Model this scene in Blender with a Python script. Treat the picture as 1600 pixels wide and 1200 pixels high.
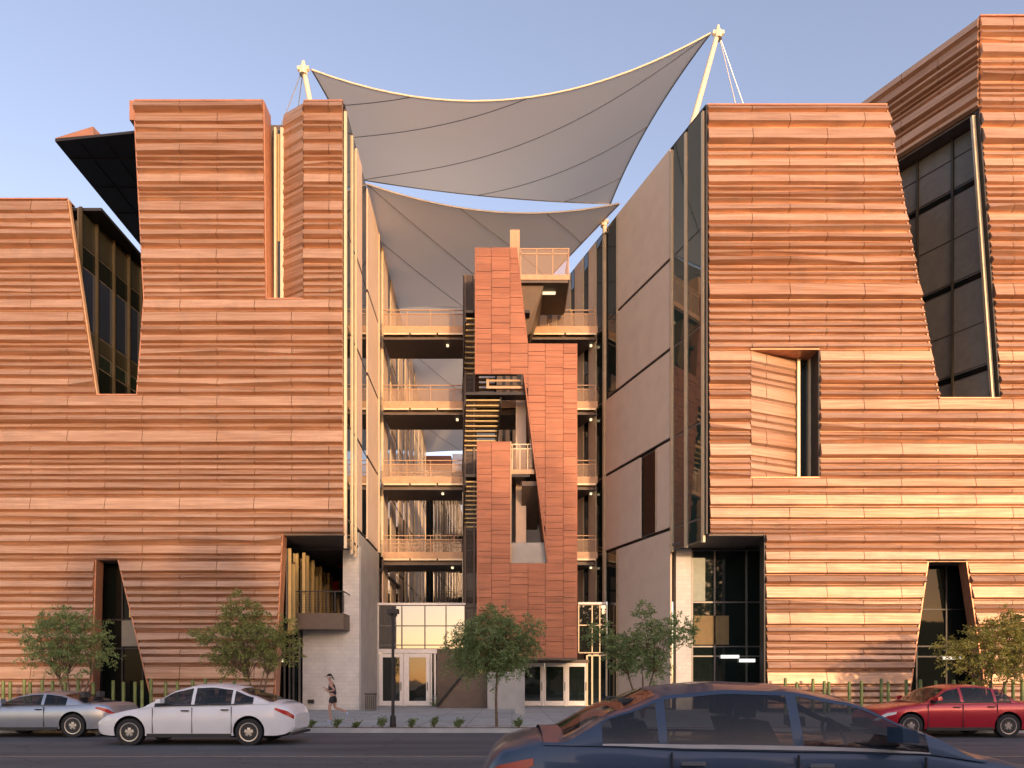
import bpy, bmesh, math, random
from mathutils import Vector, Matrix
for o in list(bpy.data.objects):
    bpy.data.objects.remove(o)
SC = bpy.context.scene
COL = SC.collection
rad = math.radians

# ------------------------------------------------------------------ camera, sky, sun, exposure
CAM_Z, FPX, HOR = 1.55, 1067.0, 1066.0
cd = bpy.data.cameras.new('camera')
cam = bpy.data.objects.new('camera', cd)
COL.objects.link(cam)
cam.location = (0, 0, CAM_Z)
cam.rotation_euler = (rad(90), 0, 0)
cd.sensor_fit = 'HORIZONTAL'
cd.sensor_width = 36
cd.lens = 36 * FPX / 1600
cd.shift_y = (HOR - 600) / 1600
cd.clip_start, cd.clip_end = 0.1, 4000
SC.camera = cam

SUN_EL, SUN_AZ = 8.0, 25.0            # azimuth: degrees towards +X from straight behind the camera
world = bpy.data.worlds.new('World')
SC.world = world
world.use_nodes = True
wn = world.node_tree
wn.nodes.clear()
sky = wn.nodes.new('ShaderNodeTexSky')
sky.sky_type = 'NISHITA'
sky.sun_disc = False
sky.sun_elevation = rad(SUN_EL)
sky.sun_rotation = rad(180 - SUN_AZ)
sky.air_density, sky.dust_density, sky.ozone_density = 1.0, 1.0, 1.0
bg = wn.nodes.new('ShaderNodeBackground')
bg.inputs['Strength'].default_value = 0.15
wo = wn.nodes.new('ShaderNodeOutputWorld')
tn = wn.nodes.new('ShaderNodeMix')
tn.data_type, tn.blend_type = 'RGBA', 'MULTIPLY'
tn.inputs[0].default_value = 1.0
tn.inputs[7].default_value = (1.26, 0.975, 0.99, 1)     # the lavender of a clear desert dusk, the same over the whole sky
wn.links.new(sky.outputs[0], tn.inputs[6])
wn.links.new(tn.outputs[2], bg.inputs[0])
wn.links.new(bg.outputs[0], wo.inputs[0])

sd = bpy.data.lights.new('sun', 'SUN')
sd.energy = 1.35
sd.angle = rad(1.2)
sd.color = (1.0, 0.64, 0.36)
sun = bpy.data.objects.new('sun', sd)
COL.objects.link(sun)
a, e = rad(SUN_AZ), rad(SUN_EL)
to_sun = Vector((math.sin(a) * math.cos(e), -math.cos(a) * math.cos(e), math.sin(e)))
sun.rotation_euler = (-to_sun).to_track_quat('-Z', 'Y').to_euler()

SC.view_settings.view_transform = 'Standard'
SC.view_settings.look = 'None'
SC.view_settings.gamma = 1
SC.view_settings.use_curve_mapping = False
SC.view_settings.exposure = 1.5
SC.cycles.max_bounces = 6
SC.cycles.transparent_max_bounces = 12

# ------------------------------------------------------------------ helpers
R = random.Random(7)
def lerp(a, b, t): return a + (b - a) * t
def PX(px, Y): return (px - 800) / FPX * Y          # metres to the right of the camera axis at distance Y
def PZ(py, Y): return CAM_Z + (HOR - py) / FPX * Y   # height at distance Y
GND = 0.13

def mesh_obj(name, verts, faces, mat, parent=None, smooth=False, org=None):
    me = bpy.data.meshes.new(name)
    if org is None:
        org = Vector(parent['org']) if parent is not None and 'org' in parent else Vector((0, 0, 0))
    me.from_pydata([(v[0] - org[0], v[1] - org[1], v[2] - org[2]) for v in verts], [], faces)
    me.validate()
    if isinstance(mat, (list, tuple)):
        for m in mat: me.materials.append(m)
    else:
        me.materials.append(mat)
    if smooth:
        for p in me.polygons: p.use_smooth = True
        me.set_sharp_from_angle(angle=rad(38))
    o = bpy.data.objects.new(name, me)
    o.color = (.45, .45, .45, 1)          # sheet tint, read by the copper materials
    COL.objects.link(o)
    if parent is not None:
        o.parent = parent
        g = parent
        # sub-parts share the origin of their thing
        o['org'] = parent['org'] if 'org' in parent else (0, 0, 0)
    return o

class MB:
    def __init__(self):
        self.v, self.f = [], []
    def poly(self, pts):
        n = len(self.v)
        self.v += [tuple(p) for p in pts]
        self.f.append(tuple(range(n, n + len(pts))))
    def hexa(self, b, t):
        """b, t: four bottom and four top corners (counter-clockwise from above)"""
        n = len(self.v)
        self.v += [tuple(p) for p in b] + [tuple(p) for p in t]
        k = len(b)
        self.f.append(tuple(range(n + k - 1, n - 1, -1)))
        self.f.append(tuple(range(n + k, n + 2 * k)))
        for i in range(k):
            j = (i + 1) % k
            self.f.append((n + i, n + j, n + k + j, n + k + i))
        return self
    def box(self, x0, x1, y0, y1, z0, z1):
        if x0 > x1: x0, x1 = x1, x0
        if y0 > y1: y0, y1 = y1, y0
        if z0 > z1: z0, z1 = z1, z0
        q = [(x0, y0), (x1, y0), (x1, y1), (x0, y1)]
        return self.hexa([(x, y, z0) for x, y in q], [(x, y, z1) for x, y in q])
    def prism(self, foot, z0, z1):
        return self.hexa([(x, y, z0) for x, y in foot], [(x, y, z1) for x, y in foot])
    def slab_xz(self, pts, y0, y1):
        """polygon in the x-z plane (counter-clockwise seen from -Y) pushed from y0 back to y1"""
        n = len(self.v); k = len(pts)
        self.v += [(x, y0, z) for x, z in pts] + [(x, y1, z) for x, z in pts]
        self.f.append(tuple(range(n, n + k)))
        self.f.append(tuple(range(n + 2 * k - 1, n + k - 1, -1)))
        for i in range(k):
            j = (i + 1) % k
            self.f.append((n + j, n + i, n + k + i, n + k + j))
        return self
    def slab_yz(self, pts, x0, x1):
        n = len(self.v); k = len(pts)
        self.v += [(x0, y, z) for y, z in pts] + [(x1, y, z) for y, z in pts]
        self.f.append(tuple(range(n, n + k)))
        self.f.append(tuple(range(n + 2 * k - 1, n + k - 1, -1)))
        for i in range(k):
            j = (i + 1) % k
            self.f.append((n + j, n + i, n + k + i, n + k + j))
        return self
    def tube(self, p, q, r, r2=None, n=6, cap=True):
        p, q = Vector(p), Vector(q)
        r2 = r if r2 is None else r2
        d = (q - p)
        if d.length < 1e-6: return self
        d.normalize()
        u = d.cross(Vector((0, 0, 1)))
        if u.length < 1e-3: u = Vector((1, 0, 0))
        u.normalize(); w = d.cross(u)
        b = len(self.v)
        for c, rr in ((p, r), (q, r2)):
            for i in range(n):
                a = 2 * math.pi * i / n
                self.v.append(tuple(c + u * math.cos(a) * rr + w * math.sin(a) * rr))
        for i in range(n):
            j = (i + 1) % n
            self.f.append((b + i, b + j, b + n + j, b + n + i))
        if cap:
            self.f.append(tuple(range(b + n - 1, b - 1, -1)))
            self.f.append(tuple(range(b + n, b + 2 * n)))
        return self
    def path(self, pts, r, n=6):
        for i in range(len(pts) - 1):
            self.tube(pts[i], pts[i + 1], r if not callable(r) else r(i / (len(pts) - 1)),
                      r if not callable(r) else r((i + 1) / (len(pts) - 1)), n)
        return self
    def build(self, name, mat, parent=None, smooth=False, org=None):
        return mesh_obj(name, self.v, self.f, mat, parent, smooth, org)

def B(*a): return MB().box(*a)

def tag(o, label=None, cat=None, group=None, kind=None):
    if label: o['label'] = label
    if cat: o['category'] = cat
    if group: o['group'] = group
    if kind: o['kind'] = kind
    return o
def thing(name, loc, label, cat, group=None):
    o = bpy.data.objects.new(name, None)
    o.empty_display_size = 0.3
    COL.objects.link(o)
    o.location = loc
    o['org'] = tuple(loc)
    return tag(o, label, cat, group)
KIDS = {}
def copy_tree(o, parent=None):
    c = o.copy()
    COL.objects.link(c)
    c.parent = parent
    for ch in list(o.children):
        copy_tree(ch, c)
    return c

# ------------------------------------------------------------------ materials
def new_mat(name):
    m = bpy.data.materials.new(name)
    m.use_nodes = True
    nt = m.node_tree
    return m, nt, nt.nodes['Principled BSDF']
def N(nt, t, **kw):
    n = nt.nodes.new(t)
    for k, v in kw.items(): setattr(n, k, v)
    return n
def plain(name, col, rough=0.6, metal=0.0, var=0.12, scale=3.0, bump=0.0, bscale=40, stretch=(1, 1, 1), spec=0.5, emit=None, es=1):
    m, nt, b = new_mat(name)
    g = N(nt, 'ShaderNodeNewGeometry')
    mp = N(nt, 'ShaderNodeMapping')
    mp.inputs['Scale'].default_value = stretch
    nt.links.new(g.outputs['Position'], mp.inputs['Vector'])
    nz = N(nt, 'ShaderNodeTexNoise')
    nz.inputs['Scale'].default_value = scale
    nz.inputs['Detail'].default_value = 6
    nt.links.new(mp.outputs[0], nz.inputs['Vector'])
    mx = N(nt, 'ShaderNodeMix', data_type='RGBA')
    c = Vector(col)
    mx.inputs[6].default_value = (*(c * (1 - var)), 1)
    mx.inputs[7].default_value = (*[min(1, k) for k in c * (1 + var)], 1)
    rp = N(nt, 'ShaderNodeMapRange')
    rp.inputs[1].default_value, rp.inputs[2].default_value = 0.3, 0.7
    nt.links.new(nz.outputs['Fac'], rp.inputs[0])
    nt.links.new(rp.outputs[0], mx.inputs[0])
    nt.links.new(mx.outputs[2], b.inputs['Base Color'])
    b.inputs['Roughness'].default_value = rough
    b.inputs['Metallic'].default_value = metal
    b.inputs['Specular IOR Level'].default_value = spec
    if bump:
        n2 = N(nt, 'ShaderNodeTexNoise')
        n2.inputs['Scale'].default_value = bscale
        n2.inputs['Detail'].default_value = 4
        nt.links.new(mp.outputs[0], n2.inputs['Vector'])
        bp = N(nt, 'ShaderNodeBump')
        bp.inputs['Strength'].default_value = bump
        bp.inputs['Distance'].default_value = 0.02
        nt.links.new(n2.outputs['Fac'], bp.inputs['Height'])
        nt.links.new(bp.outputs[0], b.inputs['Normal'])
    if emit:
        b.inputs['Emission Color'].default_value = (*emit, 1)
        b.inputs['Emission Strength'].default_value = es
    return m

def copper_mat(name, c1, c2, c3, metal, rough):
    """weathered copper sheet: every panel its own tint, streaks along the panel, blotches of patina"""
    m, nt, b = new_mat(name)
    oi = N(nt, 'ShaderNodeObjectInfo')
    g = N(nt, 'ShaderNodeNewGeometry')
    mp = N(nt, 'ShaderNodeMapping')
    mp.inputs['Scale'].default_value = (0.22, 0.22, 5.5)
    nt.links.new(g.outputs['Position'], mp.inputs['Vector'])
    nz = N(nt, 'ShaderNodeTexNoise'); nz.inputs['Scale'].default_value = 2.2; nz.inputs['Detail'].default_value = 8
    nt.links.new(mp.outputs[0], nz.inputs['Vector'])
    n2 = N(nt, 'ShaderNodeTexNoise'); n2.inputs['Scale'].default_value = 1.1; n2.inputs['Detail'].default_value = 7
    n2.inputs['Roughness'].default_value = 0.65
    nt.links.new(g.outputs['Position'], n2.inputs['Vector'])
    r1 = N(nt, 'ShaderNodeMapRange'); r1.inputs[1].default_value, r1.inputs[2].default_value = .32, .68
    nt.links.new(nz.outputs['Fac'], r1.inputs[0])
    ad = N(nt, 'ShaderNodeMath', operation='MULTIPLY_ADD')
    nt.links.new(oi.outputs['Color'], ad.inputs[0]); ad.inputs[1].default_value = 0.62
    ml = N(nt, 'ShaderNodeMath', operation='MULTIPLY'); ml.inputs[1].default_value = 0.5
    nt.links.new(r1.outputs[0], ml.inputs[0]); nt.links.new(ml.outputs[0], ad.inputs[2])
    m1 = N(nt, 'ShaderNodeMix', data_type='RGBA')
    m1.inputs[6].default_value = (*c1, 1); m1.inputs[7].default_value = (*c2, 1)
    nt.links.new(ad.outputs[0], m1.inputs[0])
    r2 = N(nt, 'ShaderNodeMapRange'); r2.inputs[1].default_value, r2.inputs[2].default_value = .5, .75
    r2.inputs[4].default_value = 0.55
    nt.links.new(n2.outputs['Fac'], r2.inputs[0])
    m2 = N(nt, 'ShaderNodeMix', data_type='RGBA')
    nt.links.new(r2.outputs[0], m2.inputs[0]); nt.links.new(m1.outputs[2], m2.inputs[6]); m2.inputs[7].default_value = (*c3, 1)
    nt.links.new(m2.outputs[2], b.inputs['Base Color'])
    b.inputs['Metallic'].default_value = metal
    rr = N(nt, 'ShaderNodeMapRange'); rr.inputs[3].default_value = rough - .08; rr.inputs[4].default_value = rough + .12
    nt.links.new(n2.outputs['Fac'], rr.inputs[0]); nt.links.new(rr.outputs[0], b.inputs['Roughness'])
    bp = N(nt, 'ShaderNodeBump'); bp.inputs['Strength'].default_value = .3; bp.inputs['Distance'].default_value = .03
    nt.links.new(nz.outputs['Fac'], bp.inputs['Height']); nt.links.new(bp.outputs[0], b.inputs['Normal'])
    return m

def glass_mat(name, tint, rough=0.03, wob=0.015):
    m, nt, b = new_mat(name)
    b.inputs['Base Color'].default_value = (*tint, 1)
    b.inputs['Roughness'].default_value = rough
    b.inputs['IOR'].default_value = 1.7
    b.inputs['Specular IOR Level'].default_value = 0.6
    oi = N(nt, 'ShaderNodeNewGeometry')
    nz = N(nt, 'ShaderNodeTexNoise'); nz.inputs['Scale'].default_value = .8
    nt.links.new(oi.outputs['Position'], nz.inputs['Vector'])
    bp = N(nt, 'ShaderNodeBump'); bp.inputs['Strength'].default_value = wob * 10; bp.inputs['Distance'].default_value = .02
    nt.links.new(nz.outputs['Fac'], bp.inputs['Height']); nt.links.new(bp.outputs[0], b.inputs['Normal'])
    return m

def clear_mat(name, tint, alpha, rough=0.05):
    m, nt, b = new_mat(name)
    b.inputs['Base Color'].default_value = (*tint, 1)
    b.inputs['Roughness'].default_value = rough
    b.inputs['Alpha'].default_value = alpha
    return m

M = {}
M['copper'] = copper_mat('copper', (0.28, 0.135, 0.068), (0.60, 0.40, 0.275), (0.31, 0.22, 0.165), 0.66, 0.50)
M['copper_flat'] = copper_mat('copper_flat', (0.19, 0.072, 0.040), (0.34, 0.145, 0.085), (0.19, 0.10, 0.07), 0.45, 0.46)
M['copper_trim'] = plain('copper_trim', (0.46, 0.22, 0.13), .45, .5)
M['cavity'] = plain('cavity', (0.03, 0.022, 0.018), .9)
M['core'] = plain('core', (0.10, 0.09, 0.085), .9)
M['glass'] = glass_mat('glass', (0.010, 0.016, 0.014))
M['glass_green'] = glass_mat('glass_green', (0.02, 0.042, 0.036))
M['glass_green'].node_tree.nodes['Principled BSDF'].inputs['IOR'].default_value = 2.2
M['glass_coated'] = glass_mat('glass_coated', (0.02, 0.022, 0.02), .02, .01)
M['glass_coated'].node_tree.nodes['Principled BSDF'].inputs['IOR'].default_value = 2.7
M['glass_blue'] = glass_mat('glass_blue', (0.015, 0.022, 0.04))
M['spandrel'] = plain('spandrel', (0.15, 0.14, 0.115), .35, .1)
M['mullion'] = plain('mullion', (0.62, 0.52, 0.36), .42, .25, .06)
M['mullion_dark'] = plain('mullion_dark', (0.16, 0.15, 0.14), .4, .4, .06)
M['mullion_warm_lit'] = plain('mullion_warm_lit', (0.42, 0.32, 0.14), .4, .3, .08)  # cream mullions with warm light put into the gold colour
M['mullion_olive_shade'] = plain('mullion_olive_shade', (0.055, 0.047, 0.03), .45, .3, .08)  # olive darkened to carry the shade of the slot
M['spandrel_shade'] = plain('spandrel_shade', (0.026, 0.026, 0.019), .3, .1)  # darker spandrel copy, the left slot's shade put into its colour
M['glass_dark'] = glass_mat('glass_dark', (0.006, 0.008, 0.007))
M['glass_dark'].node_tree.nodes['Principled BSDF'].inputs['IOR'].default_value = 1.3
M['glass_dark'].node_tree.nodes['Principled BSDF'].inputs['Specular IOR Level'].default_value = .2
M['ochre'] = plain('ochre', (.22, .15, .06), .7)
M['blind'] = plain('blind', (.34, .37, .30), .7)
M['frame_white'] = plain('frame_white', (0.72, 0.71, 0.69), .4, .1, .05)
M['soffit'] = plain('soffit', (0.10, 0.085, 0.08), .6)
M['dark_metal'] = plain('dark_metal', (0.035, 0.033, 0.034), .5, .5)
M['steel'] = plain('steel', (0.11, 0.08, 0.06), .5, .2)
M['edge'] = plain('edge', (0.43, 0.28, 0.17), .5, .1)
M['concrete'] = plain('concrete', (0.36, 0.355, 0.335), .85, 0, .1, 1.2, .25)
M['white_wall'] = None
M['tan'] = None
M['fabric'] = None
M['asphalt'] = None
M['lamp'] = plain('lamp', (0.9, 0.85, 0.7), .5, emit=(1, .80, .5), es=.45)
M['lamp_white'] = plain('lamp_white', (0.9, 0.9, 0.85), .5, emit=(1, .95, .85), es=.5)
M['green_post'] = plain('green_post', (0.16, 0.21, 0.07), .5, .1, .2)
M['bark'] = plain('bark', (0.14, 0.095, 0.06), .9, 0, .3, 12, .5)
M['soil'] = plain('soil', (0.16, 0.10, 0.075), .95, 0, .3, 6, .6)
M['kerb'] = plain('kerb', (0.42, 0.425, 0.41), .85, 0, .12, 2, .3)
M['line'] = plain('line', (0.24, 0.20, 0.15), .8, 0, .25, 4)
M['line_white'] = plain('line_white', (0.6, 0.6, 0.58), .8, 0, .3, 4)
M['tyre'] = plain('tyre', (0.018, 0.018, 0.019), .8)
M['rim'] = plain('rim', (0.45, 0.45, 0.46), .3, .9)
M['carglass'] = clear_mat('carglass', (0.012, 0.015, 0.02), .62, .02)
M['interior'] = plain('interior', (.05, .048, .048), .8, 0, .2)
M['black'] = plain('black', (0.02, 0.02, 0.021), .6)
M['head'] = plain('head', (0.75, 0.75, 0.72), .15)
M['tail'] = plain('tail', (0.42, 0.02, 0.02), .2)
M['mast'] = plain('mast', (0.78, 0.68, 0.50), .4, .1, .04)
M['cable'] = plain('cable', (0.45, 0.43, 0.42), .4, .6)
M['mesh_panel'] = clear_mat('mesh_panel', (0.40, 0.28, 0.19), 0.30, .5)
M['screen'] = clear_mat('screen', (0.06, 0.04, 0.03), 0.8, .6)

def brick_wall(name, c, joint, bw, bh, var):
    m, nt, b = new_mat(name)
    g = N(nt, 'ShaderNodeNewGeometry')
    mp = N(nt, 'ShaderNodeMapping'); mp.inputs['Rotation'].default_value = (rad(-90), 0, 0)
    nt.links.new(g.outputs['Position'], mp.inputs['Vector'])
    bt = N(nt, 'ShaderNodeTexBrick')
    bt.inputs['Color1'].default_value = (*[k * (1 + var) for k in c], 1)
    bt.inputs['Color2'].default_value = (*[k * (1 - var) for k in c], 1)
    bt.inputs['Mortar'].default_value = (*joint, 1)
    bt.inputs['Scale'].default_value = 1
    bt.inputs['Brick Width'].default_value = bw
    bt.inputs['Row Height'].default_value = bh
    bt.inputs['Mortar Size'].default_value = 0.008
    nt.links.new(mp.outputs[0], bt.inputs['Vector'])
    nz = N(nt, 'ShaderNodeTexNoise'); nz.inputs['Scale'].default_value = 1.5; nz.inputs['Detail'].default_value = 8
    nt.links.new(g.outputs['Position'], nz.inputs['Vector'])
    mx = N(nt, 'ShaderNodeMix', data_type='RGBA', blend_type='MULTIPLY'); mx.inputs[0].default_value = .35
    nt.links.new(bt.outputs['Color'], mx.inputs[6]); nt.links.new(nz.outputs['Fac'], mx.inputs[7])
    nt.links.new(mx.outputs[2], b.inputs['Base Color'])
    bp = N(nt, 'ShaderNodeBump'); bp.inputs['Strength'].default_value = .4; bp.inputs['Distance'].default_value = .01; bp.invert = True
    nt.links.new(bt.outputs['Fac'], bp.inputs['Height']); nt.links.new(bp.outputs[0], b.inputs['Normal'])
    b.inputs['Roughness'].default_value = .85
    return m
M['white_wall'] = brick_wall('white_wall', (0.72, 0.71, 0.67), (0.58, 0.57, 0.53), .4, .2, .04)

def ribbed(name, c, freq=14):
    m, nt, b = new_mat(name)
    g = N(nt, 'ShaderNodeNewGeometry')
    wv = N(nt, 'ShaderNodeTexWave', wave_type='BANDS', bands_direction='Y')
    wv.inputs['Scale'].default_value = freq / 6.28 * 2
    wv.inputs['Distortion'].default_value = 0
    nt.links.new(g.outputs['Position'], wv.inputs['Vector'])
    nz = N(nt, 'ShaderNodeTexNoise'); nz.inputs['Scale'].default_value = 1.3; nz.inputs['Detail'].default_value = 8
    nt.links.new(g.outputs['Position'], nz.inputs['Vector'])
    mx = N(nt, 'ShaderNodeMix', data_type='RGBA')
    mx.inputs[6].default_value = (*[k * .86 for k in c], 1); mx.inputs[7].default_value = (*[k * 1.1 for k in c], 1)
    nt.links.new(nz.outputs['Fac'], mx.inputs[0]); nt.links.new(mx.outputs[2], b.inputs['Base Color'])
    bp = N(nt, 'ShaderNodeBump'); bp.inputs['Strength'].default_value = .35; bp.inputs['Distance'].default_value = .02
    nt.links.new(wv.outputs['Fac'], bp.inputs['Height']); nt.links.new(bp.outputs[0], b.inputs['Normal'])
    b.inputs['Roughness'].default_value = .75
    return m
M['tan'] = ribbed('tan', (0.66, 0.53, 0.42), 9)

def fabric_mat():
    m, nt, b = new_mat('fabric')
    b.inputs['Base Color'].default_value = (0.80, 0.76, 0.66, 1)
    b.inputs['Roughness'].default_value = .9
    out = nt.nodes['Material Output']
    tr = N(nt, 'ShaderNodeBsdfTranslucent'); tr.inputs[0].default_value = (0.68, 0.66, 0.60, 1)
    ms = N(nt, 'ShaderNodeMixShader'); ms.inputs[0].default_value = .34
    nt.links.new(b.outputs[0], ms.inputs[1]); nt.links.new(tr.outputs[0], ms.inputs[2])
    nt.links.new(ms.outputs[0], out.inputs[0])
    return m
M['fabric'] = fabric_mat()

def asphalt_mat():
    m, nt, b = new_mat('asphalt')
    g = N(nt, 'ShaderNodeNewGeometry')
    nz = N(nt, 'ShaderNodeTexNoise'); nz.inputs['Scale'].default_value = 30; nz.inputs['Detail'].default_value = 8
    n2 = N(nt, 'ShaderNodeTexNoise'); n2.inputs['Scale'].default_value = .7; n2.inputs['Detail'].default_value = 5
    mp = N(nt, 'ShaderNodeMapping'); mp.inputs['Scale'].default_value = (.25, 1.6, 1)
    nt.links.new(g.outputs['Position'], nz.inputs['Vector'])
    nt.links.new(g.outputs['Position'], mp.inputs['Vector']); nt.links.new(mp.outputs[0], n2.inputs['Vector'])
    ad = N(nt, 'ShaderNodeMath', operation='ADD')
    nt.links.new(nz.outputs['Fac'], ad.inputs[0]); nt.links.new(n2.outputs['Fac'], ad.inputs[1])
    rp = N(nt, 'ShaderNodeMapRange'); rp.inputs[1].default_value = .72; rp.inputs[2].default_value = 1.28
    nt.links.new(ad.outputs[0], rp.inputs[0])
    mx = N(nt, 'ShaderNodeMix', data_type='RGBA')
    mx.inputs[6].default_value = (.045, .048, .053, 1); mx.inputs[7].default_value = (.12, .124, .13, 1)
    nt.links.new(rp.outputs[0], mx.inputs[0])
    vo = N(nt, 'ShaderNodeTexVoronoi', feature='DISTANCE_TO_EDGE'); vo.inputs['Scale'].default_value = .35
    ds = N(nt, 'ShaderNodeTexNoise'); ds.inputs['Scale'].default_value = 1.7; ds.inputs['Detail'].default_value = 6
    av = N(nt, 'ShaderNodeVectorMath', operation='ADD')
    nt.links.new(g.outputs['Position'], ds.inputs['Vector']); nt.links.new(g.outputs['Position'], av.inputs[0]); nt.links.new(ds.outputs['Color'], av.inputs[1])
    nt.links.new(av.outputs[0], vo.inputs['Vector'])
    ck = N(nt, 'ShaderNodeMapRange'); ck.inputs[1].default_value = 0; ck.inputs[2].default_value = .012; ck.inputs[3].default_value = .45; ck.inputs[4].default_value = 1
    nt.links.new(vo.outputs['Distance'], ck.inputs[0])
    mc = N(nt, 'ShaderNodeMix', data_type='RGBA', blend_type='MULTIPLY'); mc.inputs[0].default_value = 1
    nt.links.new(mx.outputs[2], mc.inputs[6]); nt.links.new(ck.outputs[0], mc.inputs[7])
    nt.links.new(mc.outputs[2], b.inputs['Base Color'])
    bp = N(nt, 'ShaderNodeBump'); bp.inputs['Strength'].default_value = .5; bp.inputs['Distance'].default_value = .01
    nt.links.new(nz.outputs['Fac'], bp.inputs['Height']); nt.links.new(bp.outputs[0], b.inputs['Normal'])
    b.inputs['Roughness'].default_value = .75
    return m
M['asphalt'] = asphalt_mat()

def slab_mat():
    m, nt, b = new_mat('paving')
    g = N(nt, 'ShaderNodeNewGeometry')
    bt = N(nt, 'ShaderNodeTexBrick'); bt.offset = 0
    bt.inputs['Scale'].default_value = 1; bt.inputs['Brick Width'].default_value = 1.5; bt.inputs['Row Height'].default_value = 1.5
    bt.inputs['Mortar Size'].default_value = .012
    bt.inputs['Color1'].default_value = (.39, .415, .405, 1); bt.inputs['Color2'].default_value = (.33, .35, .345, 1)
    bt.inputs['Mortar'].default_value = (.14, .135, .13, 1)
    nt.links.new(g.outputs['Position'], bt.inputs['Vector'])
    nz = N(nt, 'ShaderNodeTexNoise'); nz.inputs['Scale'].default_value = 2.5; nz.inputs['Detail'].default_value = 8
    nt.links.new(g.outputs['Position'], nz.inputs['Vector'])
    mx = N(nt, 'ShaderNodeMix', data_type='RGBA', blend_type='OVERLAY'); mx.inputs[0].default_value = .4
    nt.links.new(bt.outputs['Color'], mx.inputs[6]); nt.links.new(nz.outputs['Fac'], mx.inputs[7])
    nt.links.new(mx.outputs[2], b.inputs['Base Color'])
    b.inputs['Roughness'].default_value = .85
    return m
M['paving'] = slab_mat()

def leaf_mat(name, c1, c2):
    m, nt, b = new_mat(name)
    g = N(nt, 'ShaderNodeNewGeometry')
    mx = N(nt, 'ShaderNodeMix', data_type='RGBA')
    mx.inputs[6].default_value = (*c1, 1); mx.inputs[7].default_value = (*c2, 1)
    nt.links.new(g.outputs['Random Per Island'], mx.inputs[0])
    nt.links.new(mx.outputs[2], b.inputs['Base Color'])
    b.inputs['Roughness'].default_value = .6
    out = nt.nodes['Material Output']
    tr = N(nt, 'ShaderNodeBsdfTranslucent'); nt.links.new(mx.outputs[2], tr.inputs[0])
    ms = N(nt, 'ShaderNodeMixShader'); ms.inputs[0].default_value = .3
    nt.links.new(b.outputs[0], ms.inputs[1]); nt.links.new(tr.outputs[0], ms.inputs[2])
    nt.links.new(ms.outputs[0], out.inputs[0])
    return m
M['leaf'] = leaf_mat('leaf', (.12, .185, .06), (.27, .35, .13))
M['leaf_sunlit'] = leaf_mat('leaf_sunlit', (.17, .19, .045), (.38, .34, .085))  # sunlight on the crown put into the yellow of the leaves
M['leaf_mid'] = leaf_mat('leaf_mid', (.12, .17, .05), (.33, .34, .10))
M['leaf_dark'] = leaf_mat('leaf_dark', (.03, .05, .02), (.07, .09, .04))

def paint(name, c, metal=.3, rough=.25):
    m, nt, b = new_mat(name)
    g = N(nt, 'ShaderNodeNewGeometry')
    nz = N(nt, 'ShaderNodeTexNoise'); nz.inputs['Scale'].default_value = 3; nz.inputs['Detail'].default_value = 6
    nt.links.new(g.outputs['Position'], nz.inputs['Vector'])
    mx = N(nt, 'ShaderNodeMix', data_type='RGBA')
    mx.inputs[6].default_value = (*[k * .93 for k in c], 1); mx.inputs[7].default_value = (*[min(1, k * 1.05) for k in c], 1)
    nt.links.new(nz.outputs['Fac'], mx.inputs[0]); nt.links.new(mx.outputs[2], b.inputs['Base Color'])
    b.inputs['Metallic'].default_value = metal; b.inputs['Roughness'].default_value = rough
    b.inputs['Coat Weight'].default_value = .4; b.inputs['Coat Roughness'].default_value = .06
    return m

# ------------------------------------------------------------------ ground, road, pavement
F = 32.3                      # distance of the two street fronts
KERB_Y = 20.9
def struct(o): return tag(o, kind='structure')
struct(B(-1500, 1500, -1500, 3000, -3.0, -0.02).build('ground', plain('ground_dirt', (.22, .18, .14), .95)))
struct(B(-400, 400, -1.2, KERB_Y, -0.3, 0.0).build('road', M['asphalt']))
struct(B(-400, 400, KERB_Y, KERB_Y + .22, -0.3, GND).build('kerb', M['kerb']))
struct(B(-400, 400, KERB_Y + .22, KERB_Y + 1.1, -0.3, GND - .03).build('planting_strip', M['soil']))
struct(B(-400, 400, KERB_Y + 1.1, 75, -0.3, GND).build('pavement', M['paving']))
struct(B(-400, 400, -1.4, -1.2, -0.3, GND).build('kerb', M['kerb']))
struct(B(-400, 400, -60, -1.4, -0.3, GND - .004).build('pavement', M['paving']))
struct(B(-200, 200, 14.2, 14.32, 0.001, 0.005).build('lane_line', M['line']))
mb = MB()
for i in range(-30, 30):
    mb.box(i * 6, i * 6 + 2.4, 9.4, 9.52, 0.001, 0.005)
struct(mb.build('lane_line', M['line_white']))

# ------------------------------------------------------------------ copper cladding
def make_rows(keys, mean, seed, wide=1.5):
    r = random.Random(seed)
    rows = []
    for k in range(len(keys) - 1):
        y0, y1 = keys[k], keys[k + 1]
        n = max(1, round((y1 - y0) / mean))
        w = [r.choice((.55, .62, .7, .8, .95, 1.1, 1.75)) for _ in range(n)]
        if n > 2: w[0] = wide
        s = (y1 - y0) / sum(w)
        y = y0
        for q in w:
            rows.append((y, y + q * s)); y += q * s
    return rows

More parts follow.
